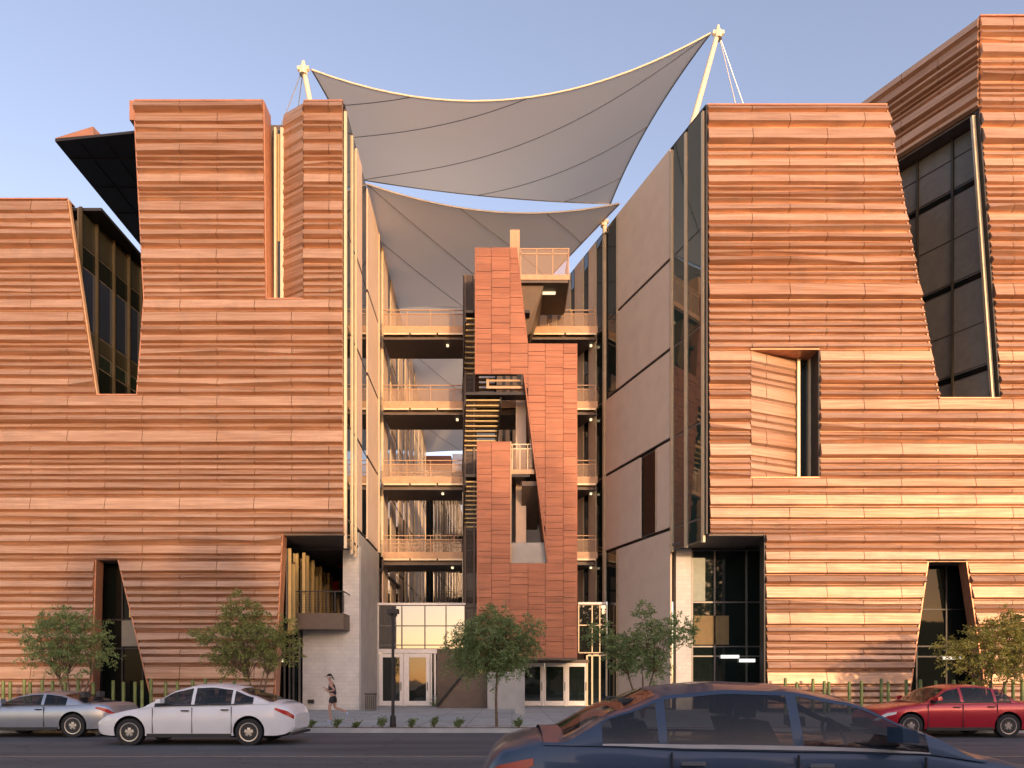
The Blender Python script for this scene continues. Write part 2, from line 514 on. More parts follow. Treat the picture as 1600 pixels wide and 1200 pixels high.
def clad(parent, rows, regions, spacing, mapf, mat, seed, name='copper_panel', depth=.19, flat=False,
         limit=300, depth_scale=1.0, gap=.45, backing=True, vis=(-20, 1620), ygap=.30, phase=0):
    """rows: (top, bottom) bands; regions: (ytop, ybot, xl_top, xl_bot, xr_top, xr_bot); all in 1/33 m units of the front"""
    r = random.Random(seed)
    panels = []
    back = MB()
    for ri, (y0, y1) in enumerate(rows):
        prof = {}
        hm = (y1 - y0) * F / FPX
        tint = r.uniform(.1, .9)
        wedge = r.random() < .24 and hm < .52
        ub = r.uniform(.17, .27) if hm < .5 else r.uniform(.10, .15)
        off = (ri % 2) * .5 * spacing + phase
        def joint(k):
            if k not in prof:
                if flat:
                    d = r.uniform(.0, 1.0)
                    prof[k] = (.06, .94, d, d)
                else:
                    u = r.uniform(.10, .46) if wedge else ub * r.uniform(.9, 1.1)
                    dd = min(u, .26) * hm * 2.3 + .015
                    prof[k] = (.15, .97 - u, dd * .55, dd)
            return prof[k]
        for (t, bt, a0, a1, b0, b1) in regions:
            if y0 < t - .5 or y1 > bt + .5: continue
            ta, tb = (y0 - t) / (bt - t), (y1 - t) / (bt - t)
            L0, L1, R0, R1 = lerp(a0, a1, ta), lerp(a0, a1, tb), lerp(b0, b1, ta), lerp(b0, b1, tb)
            back.poly([mapf(L0, y0, -.05), mapf(L1, y1, -.05), mapf(R1, y1, -.05), mapf(R0, y0, -.05)])
            lo, hi = max(L0, L1) + spacing * .16, min(R0, R1) - spacing * .16
            cuts = []
            k = math.ceil((lo - off) / spacing)
            while off + k * spacing < hi:
                cuts.append((off + k * spacing, k)); k += 1
            edges = [(L0, L1, 'L%d' % int(t + a0))] + [(c, c, kk) for c, kk in cuts] + [(R0, R1, 'R%d' % int(t + b0))]
            for i in range(len(edges) - 1):
                (xa0, xa1, ka), (xb0, xb1, kb) = edges[i], edges[i + 1]
                pa, pb = joint(ka), joint(kb)
                if flat: pb = pa = joint((ka, kb))
                panels.append((y0 + ygap / 2, y1 - ygap / 2, xa0 + gap, xa1 + gap, xb0 - gap, xb1 - gap, pa, pb, min(1, max(0, tint * (.35 if flat else .8) + r.uniform(-.1, .1) + (r.uniform(0, .6) if flat else .1)))))
    def area(p):
        w = max(0, min(vis[1], max(p[4], p[5])) - max(vis[0], min(p[2], p[3])))
        return w * (p[1] - p[0])
    panels.sort(key=area, reverse=True)
    extra = MB()
    for n, (y0, y1, xa0, xa1, xb0, xb1, pa, pb, tn_) in enumerate(panels):
        mb = extra if n >= limit else MB()
        b = len(mb.v)
        for (x0, x1, p) in ((xa0, xa1, pa), (xb0, xb1, pb)):
            a_, b_, d1, d2 = p
            if flat:
                pts = [(0, -.3), (0, .15 + .3 * d1), (1, .15 + .3 * d1), (1, -.3)]
            else:
                pts = [(0, -.05), (0, .0), (a_, d1), (b_, d2), (.97, .008), (1, .008), (1, -.05)]
            for tt, d in pts:
                mb.v.append(mapf(lerp(x0, x1, tt), lerp(y0, y1, tt), d * depth * (1 if flat else depth_scale / depth)))
        m = len(pts)
        for i in range(m - 1):
            mb.f.append((b + i, b + i + 1, b + m + i + 1, b + m + i))
        mb.f.append(tuple(range(b + m - 1, b - 1, -1)))
        mb.f.append(tuple(range(b + m, b + 2 * m)))
        if n < limit:
            mb.build(name, mat, parent).color = (tn_, tn_, tn_, 1)
    if extra.v:
        tag(extra.build(name + '_strip', mat, parent), kind='stuff')
    if backing: back.build('cladding_backing', M['cavity'], parent)
    return len(panels)

S = F / FPX                                    # metres per unit at the street front
def front_map(px, py, d): return (PX(px, F), F - d, PZ(py, F))
FX = lambda px: PX(px, F)
FZ = lambda py: PZ(py, F)

def reveal(parent, segs, depth, mat, th=.06, name='reveal', y0=None):
    mb = MB()
    y0 = F - .075 if y0 is None else y0
    for (x0, yy0, x1, yy1) in segs:
        a_, b_ = Vector((FX(x0), 0, FZ(yy0))), Vector((FX(x1), 0, FZ(yy1)))
        d = (b_ - a_).normalized(); n = Vector((-d.z, 0, d.x)) * th
        pts = [(a_.x, a_.z), (b_.x, b_.z), (b_.x + n.x, b_.z + n.z), (a_.x + n.x, a_.z + n.z)]
        mb.slab_xz(pts, y0, F + depth)
    return mb.build(name, mat, parent)

# ------------------------------------------------------------------ the two canyon walls (planes running back from the street)
FLOORS = [9.4, 14.0, 18.6, 23.2]
ROOF = 28.95
def wallpt(side, Y, out=0.0):
    """point on the canyon wall at distance Y; out > 0 goes into the canyon"""
    if side < 0:
        x0, sl = -7.96, -.0225
        n = Vector((1, -sl)).normalized()
    else:
        x0, sl = 9.23, -.394
        n = Vector((-1, sl)).normalized()
    return (x0 + sl * (Y - F) + n.x * out, Y + n.y * out)
def wallbox(side, Ya, Yb, z0, z1, t, base=0.0, mb=None):
    mb = mb or MB()
    p = [wallpt(side, Ya, base), wallpt(side, Yb, base), wallpt(side, Yb, base + t), wallpt(side, Ya, base + t)]
    if side < 0: p = p[::-1]
    # order counter-clockwise from above
    A = sum((p[i][0] * p[(i + 1) % 4][1] - p[(i + 1) % 4][0] * p[i][1]) for i in range(4))
    if A < 0: p = p[::-1]
    return mb.prism(p, z0, z1)

def glass_bay(side, parent, Ya, Yb, z0, z1, mid=(), floors=True, g='glass'):
    """full-height window: frame part with panes as sub-parts, one pane between floor bands"""
    cuts = [z0] + [f for f in FLOORS if z0 + .8 < f < z1 - .8] + [z1]
    w = wallbox(side, Ya, Yb, z0, z1, .05, -.02).build('window', M['mullion_dark'], parent)
    for i in range(len(cuts) - 1):
        wallbox(side, Ya + .04, Yb - .04, cuts[i] + .06, cuts[i + 1] - .06, .03, .031).build('pane', M[g], w)
    return w
def fin(side, parent, Y, z0, z1, w=.10, t=.26, mat='mullion'):
    t = t * .5
    return wallbox(side, Y - w / 2, Y + w / 2, z0, z1, t).build('mullion_fin', M[mat], parent)

# ================================================================== LEFT BUILDING
LB = thing('copper_building', (-14, 34, GND), 'stepped copper clad building with dark flying roof on its side, by the silver coupe', 'building')
tw = lambda y: lerp(211, 227, (y - 160) / 307) if y < 467 else lerp(227, 216, (y - 467) / 150)
left_rows = make_rows([160, 313, 467, 617, 835, 875, 1108], 13.2, 11)
left_regions = [
    (160, 467, 211, 227, 412, 416),
    (160, 467, 475, 475, 536, 536),
    (313, 617, -150, -150, 107, 152),
    (467, 617, 227, 216, 536, 536.5),
    (617, 835, -150, -150, 536.5, 538),
    (835, 875, -150, -150, 443, 441),
    (875, 1108, -150, -150, 150, 143),
    (875, 1108, 187, 243, 441, 428),
]
nL = clad(LB, left_rows, left_regions, 116, front_map, M['copper'], 21, phase=51)
reveal(LB, [(107, 313, 152, 617)], .10, M['edge'])
reveal(LB, [(227, 467, 211, 160), (216, 617, 227, 467)], .5, M['copper_trim'])
reveal(LB, [(152, 618.5, 216, 618.5)], 1.0, M['copper_trim'])
reveal(LB, [(412, 160, 416, 467)], .8, M['copper_trim'])
reveal(LB, [(416, 468.5, 475, 468.5)], .8, M['copper_trim'])
reveal(LB, [(150, 875, 143, 1112), (243, 1112, 187, 875)], .5, M['copper_trim'])
reveal(LB, [(441, 836, 428, 1112)], .5, M['copper_trim'])
# roof-edge return at the tower's outer corner
B(FX(204), FX(211.5), F - .1, F + .6, FZ(190), FZ(159.5)).build('parapet_return', M['copper_trim'], LB)
MB().box(FX(211), FX(412), F - .09, F + .5, FZ(160), FZ(157.5)).box(FX(475), FX(536), F - .09, F + .5, FZ(160), FZ(158)).build('coping', M['copper_trim'], LB)
MB().box(FX(-150), FX(107), F - .09, F + .5, FZ(313), FZ(311)).build('coping', M['copper_trim'], LB)

# solid bodies behind the skin
glY = lambda Y: -20.75 + .109 * (Y - F)
MB().prism([(-46, F + 1.1), (glY(F + 1.1) - .2, F + 1.1), (glY(52) - .2, 52), (-46, 52)], .2, 24.2).build('building_body', M['core'], LB)
tower_foot = [(-17.5, F + 1.1), (wallpt(-1, F + 1.1, -.2)[0], F + 1.1), (wallpt(-1, 69.5, -.2)[0], 69.5), (-17.5, 69.5)]
MB().prism(tower_foot, 8.62, 28.8).build('building_body', M['core'], LB)
B(-22, -17.45, F + 1.1, 60, 8.7, 15.1).build('building_body', M['core'], LB)
B(-19.0, -12.7, 35.2, 60, .2, 8.6).build('building_body', M['core'], LB)

# glass wall of the low block, seen through the slot
def sloped_wall(parent, p0, p1, z0, z1, zs, ys, matpane, matmull, spand=None, ptop=0):
    """glass wall from p0 to p1 (x, y) with horizontal bands at zs and fins at fractions ys"""
    p0, p1 = Vector(p0), Vector(p1)
    d = (p1 - p0); L = d.length; d.normalize()
    n = Vector((d.y, -d.x))
    if n.dot(Vector((0, 0)) - p0) < 0: n = -n
    def strip(t0, t1, za, zb, off, th):
        q = [p0 + d * t0 + n * off, p0 + d * t1 + n * off, p0 + d * t1 + n * (off + th), p0 + d * t0 + n * (off + th)]
        A = sum(q[i].x * q[(i + 1) % 4].y - q[(i + 1) % 4].x * q[i].y for i in range(4))
        if A < 0: q = q[::-1]
        return MB().prism([(v.x, v.y) for v in q], za, zb)
    w = strip(0, L, z0, z1, -.12, .08).build('window', M['mullion_dark'], parent)
    bands = [z0] + list(zs) + [z1]
    fr = [0] + [f * L for f in ys] + [L]
    for i in range(len(bands) - 1):
        for j in range(len(fr) - 1):
            mt = matpane
            if spand and i in spand: mt = spand[i]
            strip(fr[j] + .05, fr[j + 1] - .05, bands[i] + .05, bands[i + 1] - .05, -.02, .03).build(
                'spandrel_panel' if (spand and i in spand) else 'pane', M[mt], w)
    for f in fr:
        strip(f - .045, f + .045, z0, z1, 0, .14).build('mullion_fin', M[matmull], parent)
    return w
sloped_wall(LB, (glY(F + .4), F + .4), (glY(47), 47), 15.05, 24.3,
            [15.9, 17.2, 17.9, 18.7, 21.6, 22.6], [.075, .16, .24, .31, .39, .5, .62, .75, .88], 'glass', 'mullion_olive_shade',
            {1: 'glass_dark', 3: 'spandrel_shade', 6: 'spandrel_shade', 5: 'glass_dark', 4: 'glass_blue'})
B(-46, glY(40) + .2, F + .5, 52, 24.2, 24.34).build('roof', M['dark_metal'], LB)

# flying roof at the tower's outer side
fr_ = MB()
zc = 28.0
P = [(-22.35, 33.4), (-17.45, 32.8), (-17.45, 50), (-22.65, 50)]
fr_.hexa([(x, y, zc) for x, y in P], [(x, y, zc + .12) for x, y in P])
FRO = fr_.build('flying_roof', M['dark_metal'], LB)
MB().hexa([(-22.35, 33.38, zc + .125), (-20.3, 33.15, zc + .125), (-20.1, 34.6, zc + .125), (-22.4, 35.2, zc + .125)],
          [(-22.3, 33.4, zc + .18), (-20.35, 33.17, zc + .55), (-20.1, 34.6, zc + .55), (-22.35, 35.2, zc + .18)]).build('roof_fold', M['copper_trim'], FRO)
for i in range(7):
    y = 34.5 + i * 2.0
    B(-22.3, -17.5, y, y + .05, zc - .03, zc - .002).build('soffit_joint', M['black'], FRO)
for i in range(3):
    B(-21.2 + i * 1.3, -21.16 + i * 1.3, 33.6, 49, zc - .028, zc - .001).build('soffit_joint', M['black'], FRO)

# vertical recess near the top of the tower
B(FX(416), FX(445), F + .82, F + .9, FZ(467), FZ(182)).build('window', M['glass'], LB)
for px, w in ((421, .1), (431, .16)):
    B(FX(px), FX(px) + w, F + .62, F + .82, FZ(467), FZ(182)).build('mullion_fin', M['mullion'], LB)
B(FX(425), FX(428), F + .8, F + .819, FZ(360), FZ(188)).build('mullion_fin', M['mullion_warm_lit'], LB)
def rec_map(px, py, d): return (PX(px, F) - d * .5, F + .66 * (475 - px) / 38 - d * .86, PZ(py, F))
clad(LB, make_rows([160, 313, 467], 14.8, 12), [(160, 467, 436.5, 436.5, 475, 475)], 60, rec_map, M['copper'], 33, name='return_panel', depth_scale=.4, limit=60)

# canyon side of the left building
zt = ROOF - .1
for Y in (32.42, 33.85, 34.75):
    fin(-1, LB, Y, 7.9, zt - .25, .15, .26)
glass_bay(-1, LB, 32.5, 33.78, 8.1, zt)
glass_bay(-1, LB, 33.92, 34.68, 8.1, zt)
def tan_wall(side, parent, Ya, Yb, zlist, mat='tan', name='wall_panel'):
    for (z0, z1) in zlist:
        wallbox(side, Ya, Yb, z0 + .09, z1 - .09, .10).build(name, M[mat], parent)
UP = [(9.4, 14.0), (14.0, 18.6), (18.6, 23.2), (23.2, zt + .09)]
tan_wall(-1, LB, 34.9, 36.2, UP)
glass_bay(-1, LB, 36.25, 37.7, 9.5, zt)
tan_wall(-1, LB, 37.75, 41.25, UP)
fin(-1, LB, 41.38, 9.4, zt - .1, .2, .3)
glass_bay(-1, LB, 41.5, 42.7, 9.5, zt)
fin(-1, LB, 42.8, 9.4, zt - .1, .2, .3)
Y = 43.0
rr = random.Random(5)
while Y < 68:
    w1, w2 = rr.uniform(1.2, 2.2), rr.uniform(.7, 1.5)
    tan_wall(-1, LB, Y, min(69.4, Y + w1), [(.3, 4.8), (4.8, 9.4)] + UP)
    glass_bay(-1, LB, Y + w1 + .05, min(69.4, Y + w1 + w2), .3, zt)
    fin(-1, LB, Y + w1 + w2 + .1, .3, zt, .18, .22)
    Y += w1 + w2 + .25
wallbox(-1, 32.4, 69.5, zt, ROOF + .05, .32, -.3).build('roof_edge', M['dark_metal'], LB)
# ground floor: grey concrete return, white blade wall with its opening, loggia behind it
wallbox(-1, 35.3, 41.3, GND, 9.3, .12).build('wall', M['concrete'], LB)
WY = 35.3
wx = lambda px: PX(px, WY)
wz = lambda py: PZ(py, WY)
xr = wallpt(-1, WY, .12)[0]
MB().slab_xz([(wx(473), GND), (xr, GND), (xr, wz(852)), (wx(536), wz(852)), (wx(536), wz(975)), (wx(473), wz(975))], WY - .02, WY + .45).build('wall', M['white_wall'], LB)
B(-19, wallpt(-1, 36)[0] - .1, WY + .5, 46, 4.2, 4.6).build('floor_slab', M['concrete'], LB)
# soffit of the upper storeys over the corner
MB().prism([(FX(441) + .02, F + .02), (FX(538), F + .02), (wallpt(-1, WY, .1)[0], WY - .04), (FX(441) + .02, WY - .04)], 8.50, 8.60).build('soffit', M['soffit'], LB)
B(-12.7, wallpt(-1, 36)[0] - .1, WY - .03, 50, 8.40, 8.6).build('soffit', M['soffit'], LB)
# slanting glass wall inside the loggia
gx = lambda Y: -10.45 - .073 * (Y - 34)
sloped_wall(LB, (gx(33.6) - .45, 33.2), (gx(46), 46), 4.6, 8.05, [5.6, 7.5], [.10, .2, .3, .42, .55, .7, .85], 'glass', 'mullion_warm_lit')
for Yf in (34.1, 34.9, 36.2, 38.2, 40.4):
    B(gx(Yf) - .02, gx(Yf) + .13, Yf, Yf + .14, 4.7, 8.02).build('mullion_fin', M['mullion_warm_lit'], LB)
B(gx(34) - .55, gx(34) - .2, 33.5, 33.62, 3.9, 7.35).build('mullion_fin', M['mullion_warm_lit'], LB)
B(-12.5, -8.6, 46, 46.2, 4.6, 8.4).build('wall', M['core'], LB)
B(wallpt(-1, 37)[0] - .45, wallpt(-1, 37)[0] - .25, WY + .46, 46, 4.6, 8.4).build('wall', M['core'], LB)
B(PX(527, 40), PX(527, 40) + .3, 39.9, 40, PZ(887, 40), PZ(874, 40)).build('fire_alarm', M['tail'], LB)
B(PX(520, 42), PX(520, 42) + .35, 41.9, 42, PZ(925, 42), PZ(908, 42)).build('fire_alarm', M['tail'], LB)
# balcony
bal = MB().box(wx(469), PX(537, 34), 33.95, WY - .03, PZ(983, 34), PZ(958, 34)).build('balcony', M['steel'], LB)
b2 = MB()
zt0, zt1 = PZ(957, 34), PZ(925, 34)
for x in [lerp(wx(469), PX(537, 34), k / 6) for k in range(7)]:
    b2.box(x - .02, x + .02, 33.97, 34.01, zt0, zt1)
b2.box(wx(469), PX(537, 34), 33.96, 34.02, zt1, zt1 + .05)
b2.box(PX(537, 34) - .03, PX(537, 34) + .02, 34.02, WY - .05, zt1, zt1 + .05)
for k in range(1, 8):
    z = lerp(zt0, zt1, k / 8); b2.box(wx(469), PX(537, 34), 33.985, 33.995, z - .006, z + .006)
b2.build('balcony_railing', M['dark_metal'], bal)
# glass at street level beside the blade wall, and in the trapezoid opening
def glazing(parent, x0, x1, z0, z1, Y, cols, rows, frame, g='glass', th=.07):
    w = MB()
    for c in [x0] + list(cols) + [x1]: w.box(c - th / 2, c + th / 2, Y - .10, Y + .02, z0, z1)
    cc = [x0] + list(cols) + [x1]
    zz = [z0] + list(rows) + [z1]
    for z in zz:
        for i in range(len(cc) - 1):
            w.box(cc[i] + th / 2, cc[i + 1] - th / 2, Y - .085, Y + .02, z - th / 2, z + th / 2)
    w = w.build('window', M[frame], parent)
    for i in range(len(cc) - 1):
        for j in range(len(zz) - 1):
            B(cc[i] + th / 2, cc[i + 1] - th / 2, Y - .03, Y, zz[j] + th / 2, zz[j + 1] - th / 2).build('pane', M[g], w)
    return w
glazing(LB, FX(425), wx(472), GND, 4.2, 34.9, [-11.6, -11.15], [2.6], 'mullion_dark')
glazing(LB, FX(138), FX(246), GND, FZ(873), 33.4, [FX(172), FX(205)], [3.2, 4.6], 'dark_metal', 'glass_dark')
B(FX(173), FX(224), 33.2, 33.29, 3.3, 4.55).build('spandrel_panel', M['spandrel'], LB)
B(FX(186), FX(190), 33.15, 33.3, 4.7, FZ(890)).build('mullion_fin', M['mullion_warm_lit'], LB)
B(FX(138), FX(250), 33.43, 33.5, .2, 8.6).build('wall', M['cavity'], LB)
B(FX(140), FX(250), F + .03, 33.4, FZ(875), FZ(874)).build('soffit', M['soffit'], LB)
B(PX(430, 34.8), PX(443, 34.8), 34.72, 34.78, PZ(1034, 34.8), PZ(1029, 34.8)).build('exit_lamp', M['lamp'], LB)
B(PX(482, WY), PX(491, WY), WY - .14, WY - .025, PZ(1099, WY), PZ(1093, WY)).build('outlet_box', M['black'], LB)
MB().tube((FX(222), F + 1.5, ROOF - .1), (FX(222), F + 1.5, FZ(138) + .1), .02).build('antenna', M['cable'], LB)

# ================================================================== RIGHT BUILDING
RB = thing('copper_building', (14, 34, GND), 'tall copper clad building with recessed square window and taller end block, behind the red car', 'building')
slR = lambda y: lerp(1385, 1467, (y - 166) / 456)
tr0 = lambda y: lerp(1448, 1415, (y - 878) / 235)
tr1 = lambda y: lerp(1510, 1545, (y - 878) / 235)
right_rows = make_rows([27, 166, 176, 547, 622, 746, 835, 878, 1108], 13.2, 31)
xe = lambda y: lerp(1530, 1562, (y - 176) / 446)
right_regions = [
    (27, 176, 1530, 1530, 1700, 1700),
    (176, 622, 1530, 1562, 1700, 1700),
    (166, 547, 1105, 1107, slR(166), slR(547)),
    (547, 622, 1107, 1107, 1172, 1172),
    (547, 622, 1280, 1280, slR(547), slR(622)),
    (622, 746, 1107, 1108, 1172, 1172),
    (622, 746, 1280, 1280, 1700, 1700),
    (746, 835, 1108, 1109, 1700, 1700),
    (835, 878, 1195, 1195, 1700, 1700),
    (878, 1108, 1195, 1198, tr0(878), tr0(1108)),
    (878, 1108, tr1(878), tr1(1108), 1700, 1700),
]
nR = clad(RB, right_rows, right_regions, 116, front_map, M['copper'], 41, phase=72)
reveal(RB, [(slR(622), 622, slR(166), 166)], .5, M['copper_trim'])
reveal(RB, [(slR(622), 623.5, 1562, 623.5)], 1.0, M['copper_trim'])
reveal(RB, [(1562, 622, 1530, 176)], .2, M['dark_metal'])
MB().slab_xz([(FX(1527.5), FZ(176)), (FX(1559), FZ(622)), (FX(1554), FZ(622)), (FX(1522.5), FZ(176))][::-1], F + .15, F + .3).build('mullion_fin', M['mullion'], RB)
reveal(RB, [(1280, 746, 1280, 547)], .95, M['dark_metal'])
reveal(RB, [(1280, 545.5, 1172, 545.5)], 1.0, M['copper_trim'])
reveal(RB, [(1172, 747.5, 1280, 747.5)], 1.0, M['copper_trim'])
reveal(RB, [(1195, 1112, 1195, 836)], .5, M['dark_metal'])
reveal(RB, [(tr0(878), 878, tr0(1112), 1112), (tr1(1112), 1112, tr1(878), 878)], .5, M['copper_trim'])
B(FX(1105), FX(1385), F - .09, F + .5, FZ(166), FZ(164)).build('coping', M['copper_trim'], RB)
B(FX(1530), FX(1700), F - .09, F + .5, FZ(27), FZ(25)).build('coping', M['copper_trim'], RB)
B(FX(1102.5), FX(1105), F - .1, F + .2, FZ(835), FZ(170)).build('corner_fin', M['dark_metal'], RB)

main_foot = [(wallpt(1, F + 1.1, -.2)[0], F + 1.1), (17.4, F + 1.1), (17.4, 60), (wallpt(1, 60, -.2)[0], 60)]
MB().prism(main_foot, 8.62, 28.7).build('building_body', M['core'], RB)
B(17.3, 24, F + 1.1, 60, 8.7, 14.95).build('building_body', M['core'], RB)
B(18.2, 23.5, 35, 60, .2, 8.65).build('building_body', M['core'], RB)
hp = lambda Y: 22.1 - .656 * (Y - F)
MB().prism([(hp(F + .12) + .12, F + .12), (46, F + .12), (46, 60), (hp(40) + .12, 60), (hp(40) + .12, 40)], 28.62, 32.85).build('building_body', M['core'], RB)
hg = lambda Y: 23.15 - .656 * (Y - F)
MB().prism([(hg(F + .12) + .3, F + .12), (46, F + .12), (46, 60), (hg(41) + .3, 60), (hg(41) + .3, 41)], .2, 28.6).build('building_body', M['core'], RB)
# copper side wall of the taller end block, in shade (u runs back from the street)
ln = math.hypot(1, .656)
def side_map(u, py, d):
    s = u * S
    y = F + s / ln
    x = 22.1 - .656 * (y - F)
    return (x - d / ln, y - d * .656 / ln, PZ(py, F))
clad(RB, make_rows([27, 168.5], 14.8, 51), [(27, 168.5, 0, 0, 300, 300)], 116, side_map, M['copper'], 52, name='side_panel', limit=120)
sloped_wall(RB, (hg(F + .35), F + .35), (hg(42), 42), 14.9, 28.6,
            [16.5, 16.85, 18.9, 21.1, 21.45, 23.6, 25.75, 26.1, 27.6], [.15, .3, .45, .6, .75, .9], 'glass', 'mullion_olive_shade',
            {0: 'spandrel', 1: 'glass_dark', 2: 'spandrel', 7: 'glass_dark', 4: 'glass_dark', 5: 'spandrel', 3: 'spandrel', 6: 'spandrel', 8: 'spandrel', 9: 'spandrel'})
# window recess
def win_map(px, py, d):
    t = (px - 1172) / 86
    return (PX(px, F) + d * .40, F + .98 * t - d * .9, PZ(py, F))
clad(RB, make_rows([547, 622, 746], 14.8, 61), [(547, 746, 1172, 1172, 1258, 1258)], 150, win_map, M['copper'], 62, name='return_panel', depth_scale=.4, limit=60)
w = B(FX(1256), FX(1290), F + .98, F + 1.05, FZ(746), FZ(547)).build('window', M['glass'], RB)
for px in (1257, 1276):
    B(FX(px), FX(px) + .13, F + .78, F + .98, FZ(746), FZ(548)).build('mullion_fin', M['mullion'], RB)
# canyon side of the right building
for Y in (32.5, 33.75, 34.85):
    fin(1, RB, Y, 8.2, zt - .2, .15, .26)
glass_bay(1, RB, 32.6, 33.65, 8.3, zt, g='glass_green')
glass_bay(1, RB, 33.83, 34.75, 8.3, zt, g='glass_green')
tan_wall(1, RB, 35.0, 39.85, [(18.6, 23.2), (23.2, zt + .09)])
fin(1, RB, 39.95, 18.7, zt, .14, .2)
glass_bay(1, RB, 40.05, 41.0, 18.7, zt)
tan_wall(1, RB, 35.0, 41.2, [(14.0, 18.6)])
tan_wall(1, RB, 35.0, 36.1, [(9.4, 14.0)])
tan_wall(1, RB, 37.6, 41.2, [(9.4, 14.0)])
glass_bay(1, RB, 36.2, 37.4, 9.5, 13.9)
fin(1, RB, 36.2, 9.5, 13.9, .12, .16)
tan_wall(1, RB, 34.95, 39.8, [(GND, 9.4)])
fin(1, RB, 39.95, .3, 9.3, .14, .2)
glass_bay(1, RB, 40.05, 41.1, .3, 9.3)
fin(1, RB, 41.35, .3, zt, .2, .3)
Y = 41.6
rr = random.Random(9)
while Y < 58:
    w1, w2 = rr.uniform(.5, 1.0), rr.uniform(.7, 1.2)
    glass_bay(1, RB, Y, Y + w1, .3, zt)
    fin(1, RB, Y + w1 + .07, .3, zt, .16, .22)
    tan_wall(1, RB, Y + w1 + .18, Y + w1 + w2, [(.3, 4.8), (4.8, 9.4)] + UP)
    Y += w1 + w2 + .1
wallbox(1, 32.4, 60, zt, ROOF + .02, .3, -.3).build('roof_edge', M['dark_metal'], RB)
# street-level corner: soffit, pale pier, glass front
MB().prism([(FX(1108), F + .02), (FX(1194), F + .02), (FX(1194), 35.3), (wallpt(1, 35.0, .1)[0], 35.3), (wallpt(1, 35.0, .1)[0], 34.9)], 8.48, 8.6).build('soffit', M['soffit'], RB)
B(PX(1056, WY), PX(1080, WY), WY - .05, WY + .6, GND, 8.45).build('pier', M['white_wall'], RB)
glazing(RB, PX(1081, 35.5), PX(1200, 35.5), GND, 8.4, 35.5, [PX(1116, 35.5), PX(1166, 35.5)], [2.9, 3.4, 5.7], 'mullion_dark')
B(PX(1079, 35.5), PX(1200, 35.5), 35.55, 35.62, .2, 8.5).build('wall', M['cavity'], RB)
B(PX(1082, 35.5), PX(1101, 35.5), 35.40, 35.46, 5.75, 8.0).build('blind', M['blind'], RB)
B(PX(1084, 35.5), PX(1138, 35.5), 35.40, 35.45, 3.5, 5.0).build('blind', M['ochre'], RB)
for px0, px1, py in ((1127, 1155, 1026), (1156, 1180, 1032)):
    B(PX(px0, 35.3), PX(px1, 35.3), 35.3, 35.38, PZ(py + 2.5, 35.3), PZ(py - 2.5, 35.3)).build('lamp_bar', M['lamp_white'], RB)
glazing(RB, FX(1405), FX(1555), GND, FZ(876), 33.4, [FX(1452), FX(1500)], [2.8, 3.3, 5.1], 'dark_metal', 'glass_dark')
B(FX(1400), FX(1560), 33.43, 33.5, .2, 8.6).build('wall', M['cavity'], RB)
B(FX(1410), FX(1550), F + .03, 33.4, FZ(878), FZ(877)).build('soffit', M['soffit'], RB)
for px0, px1, py in ((1474, 1494, 1028), (1500, 1506, 1027)):
    B(PX(px0, 33.2), PX(px1, 33.2), 33.2, 33.28, PZ(py + 2.5, 33.2), PZ(py - 2.5, 33.2)).build('lamp_bar', M['lamp_white'], RB)
MB().tube((FX(1113), F + 1.0, ROOF - .2), (FX(1113), F + 1.0, FZ(146)), .02).build('antenna', M['cable'], RB)

# ================================================================== STAIR TOWER
TY = 38.0
ST = thing('stair_tower', (.8, 39.5, GND), 'orange copper stair tower with open zigzag cut-outs standing between both buildings', 'stair tower')
TS = TY / FPX
k33 = (FPX / F) / (FPX / TY)
def tower_map(px, py, d): return (PX(px, TY), TY - d, PZ(py, TY))
cutx = lambda y: 820 + 37 * (y - 585) / 295
t_regions = [
    (387, 537, 742, 742, 808, 825),
    (537, 585, 742, 742, 902, 902),
    (585, 690, cutx(585), cutx(690), 902, 902),
    (690, 880, 745, 745, 797, 797),
    (690, 880, cutx(690), cutx(880), 902, 902),
    (880, 1028, 745, 745, 902, 902),
]
cols = [742, 768, 797, 825, 852, 880, 902]
for ci in range(6):
    c0, c1 = cols[ci], cols[ci + 1]
    rows_c = make_rows([387, 537, 585, 690, 880, 1028], 12.4, 71 + ci, 1.1)
    regs = []
    for (y0, y1) in rows_c:
        for (t_, b_, a0, a1, b0, b1) in t_regions:
            if y0 < t_ - .5 or y1 > b_ + .5: continue
            ta, tb = (y0 - t_) / (b_ - t_), (y1 - t_) / (b_ - t_)
            L0, L1 = max(c0, lerp(a0, a1, ta)), max(c0, lerp(a0, a1, tb))
            R0, R1 = min(c1, lerp(b0, b1, ta)), min(c1, lerp(b0, b1, tb))
            if R0 - L0 > 1.5 and R1 - L1 > 1.5: regs.append((y0, y1, L0, L1, R0, R1))
    clad(ST, rows_c, regs, 400, tower_map, M['copper_flat'], 90 + ci, depth=.08, flat=True, gap=.28, ygap=.5, phase=2000, backing=False)
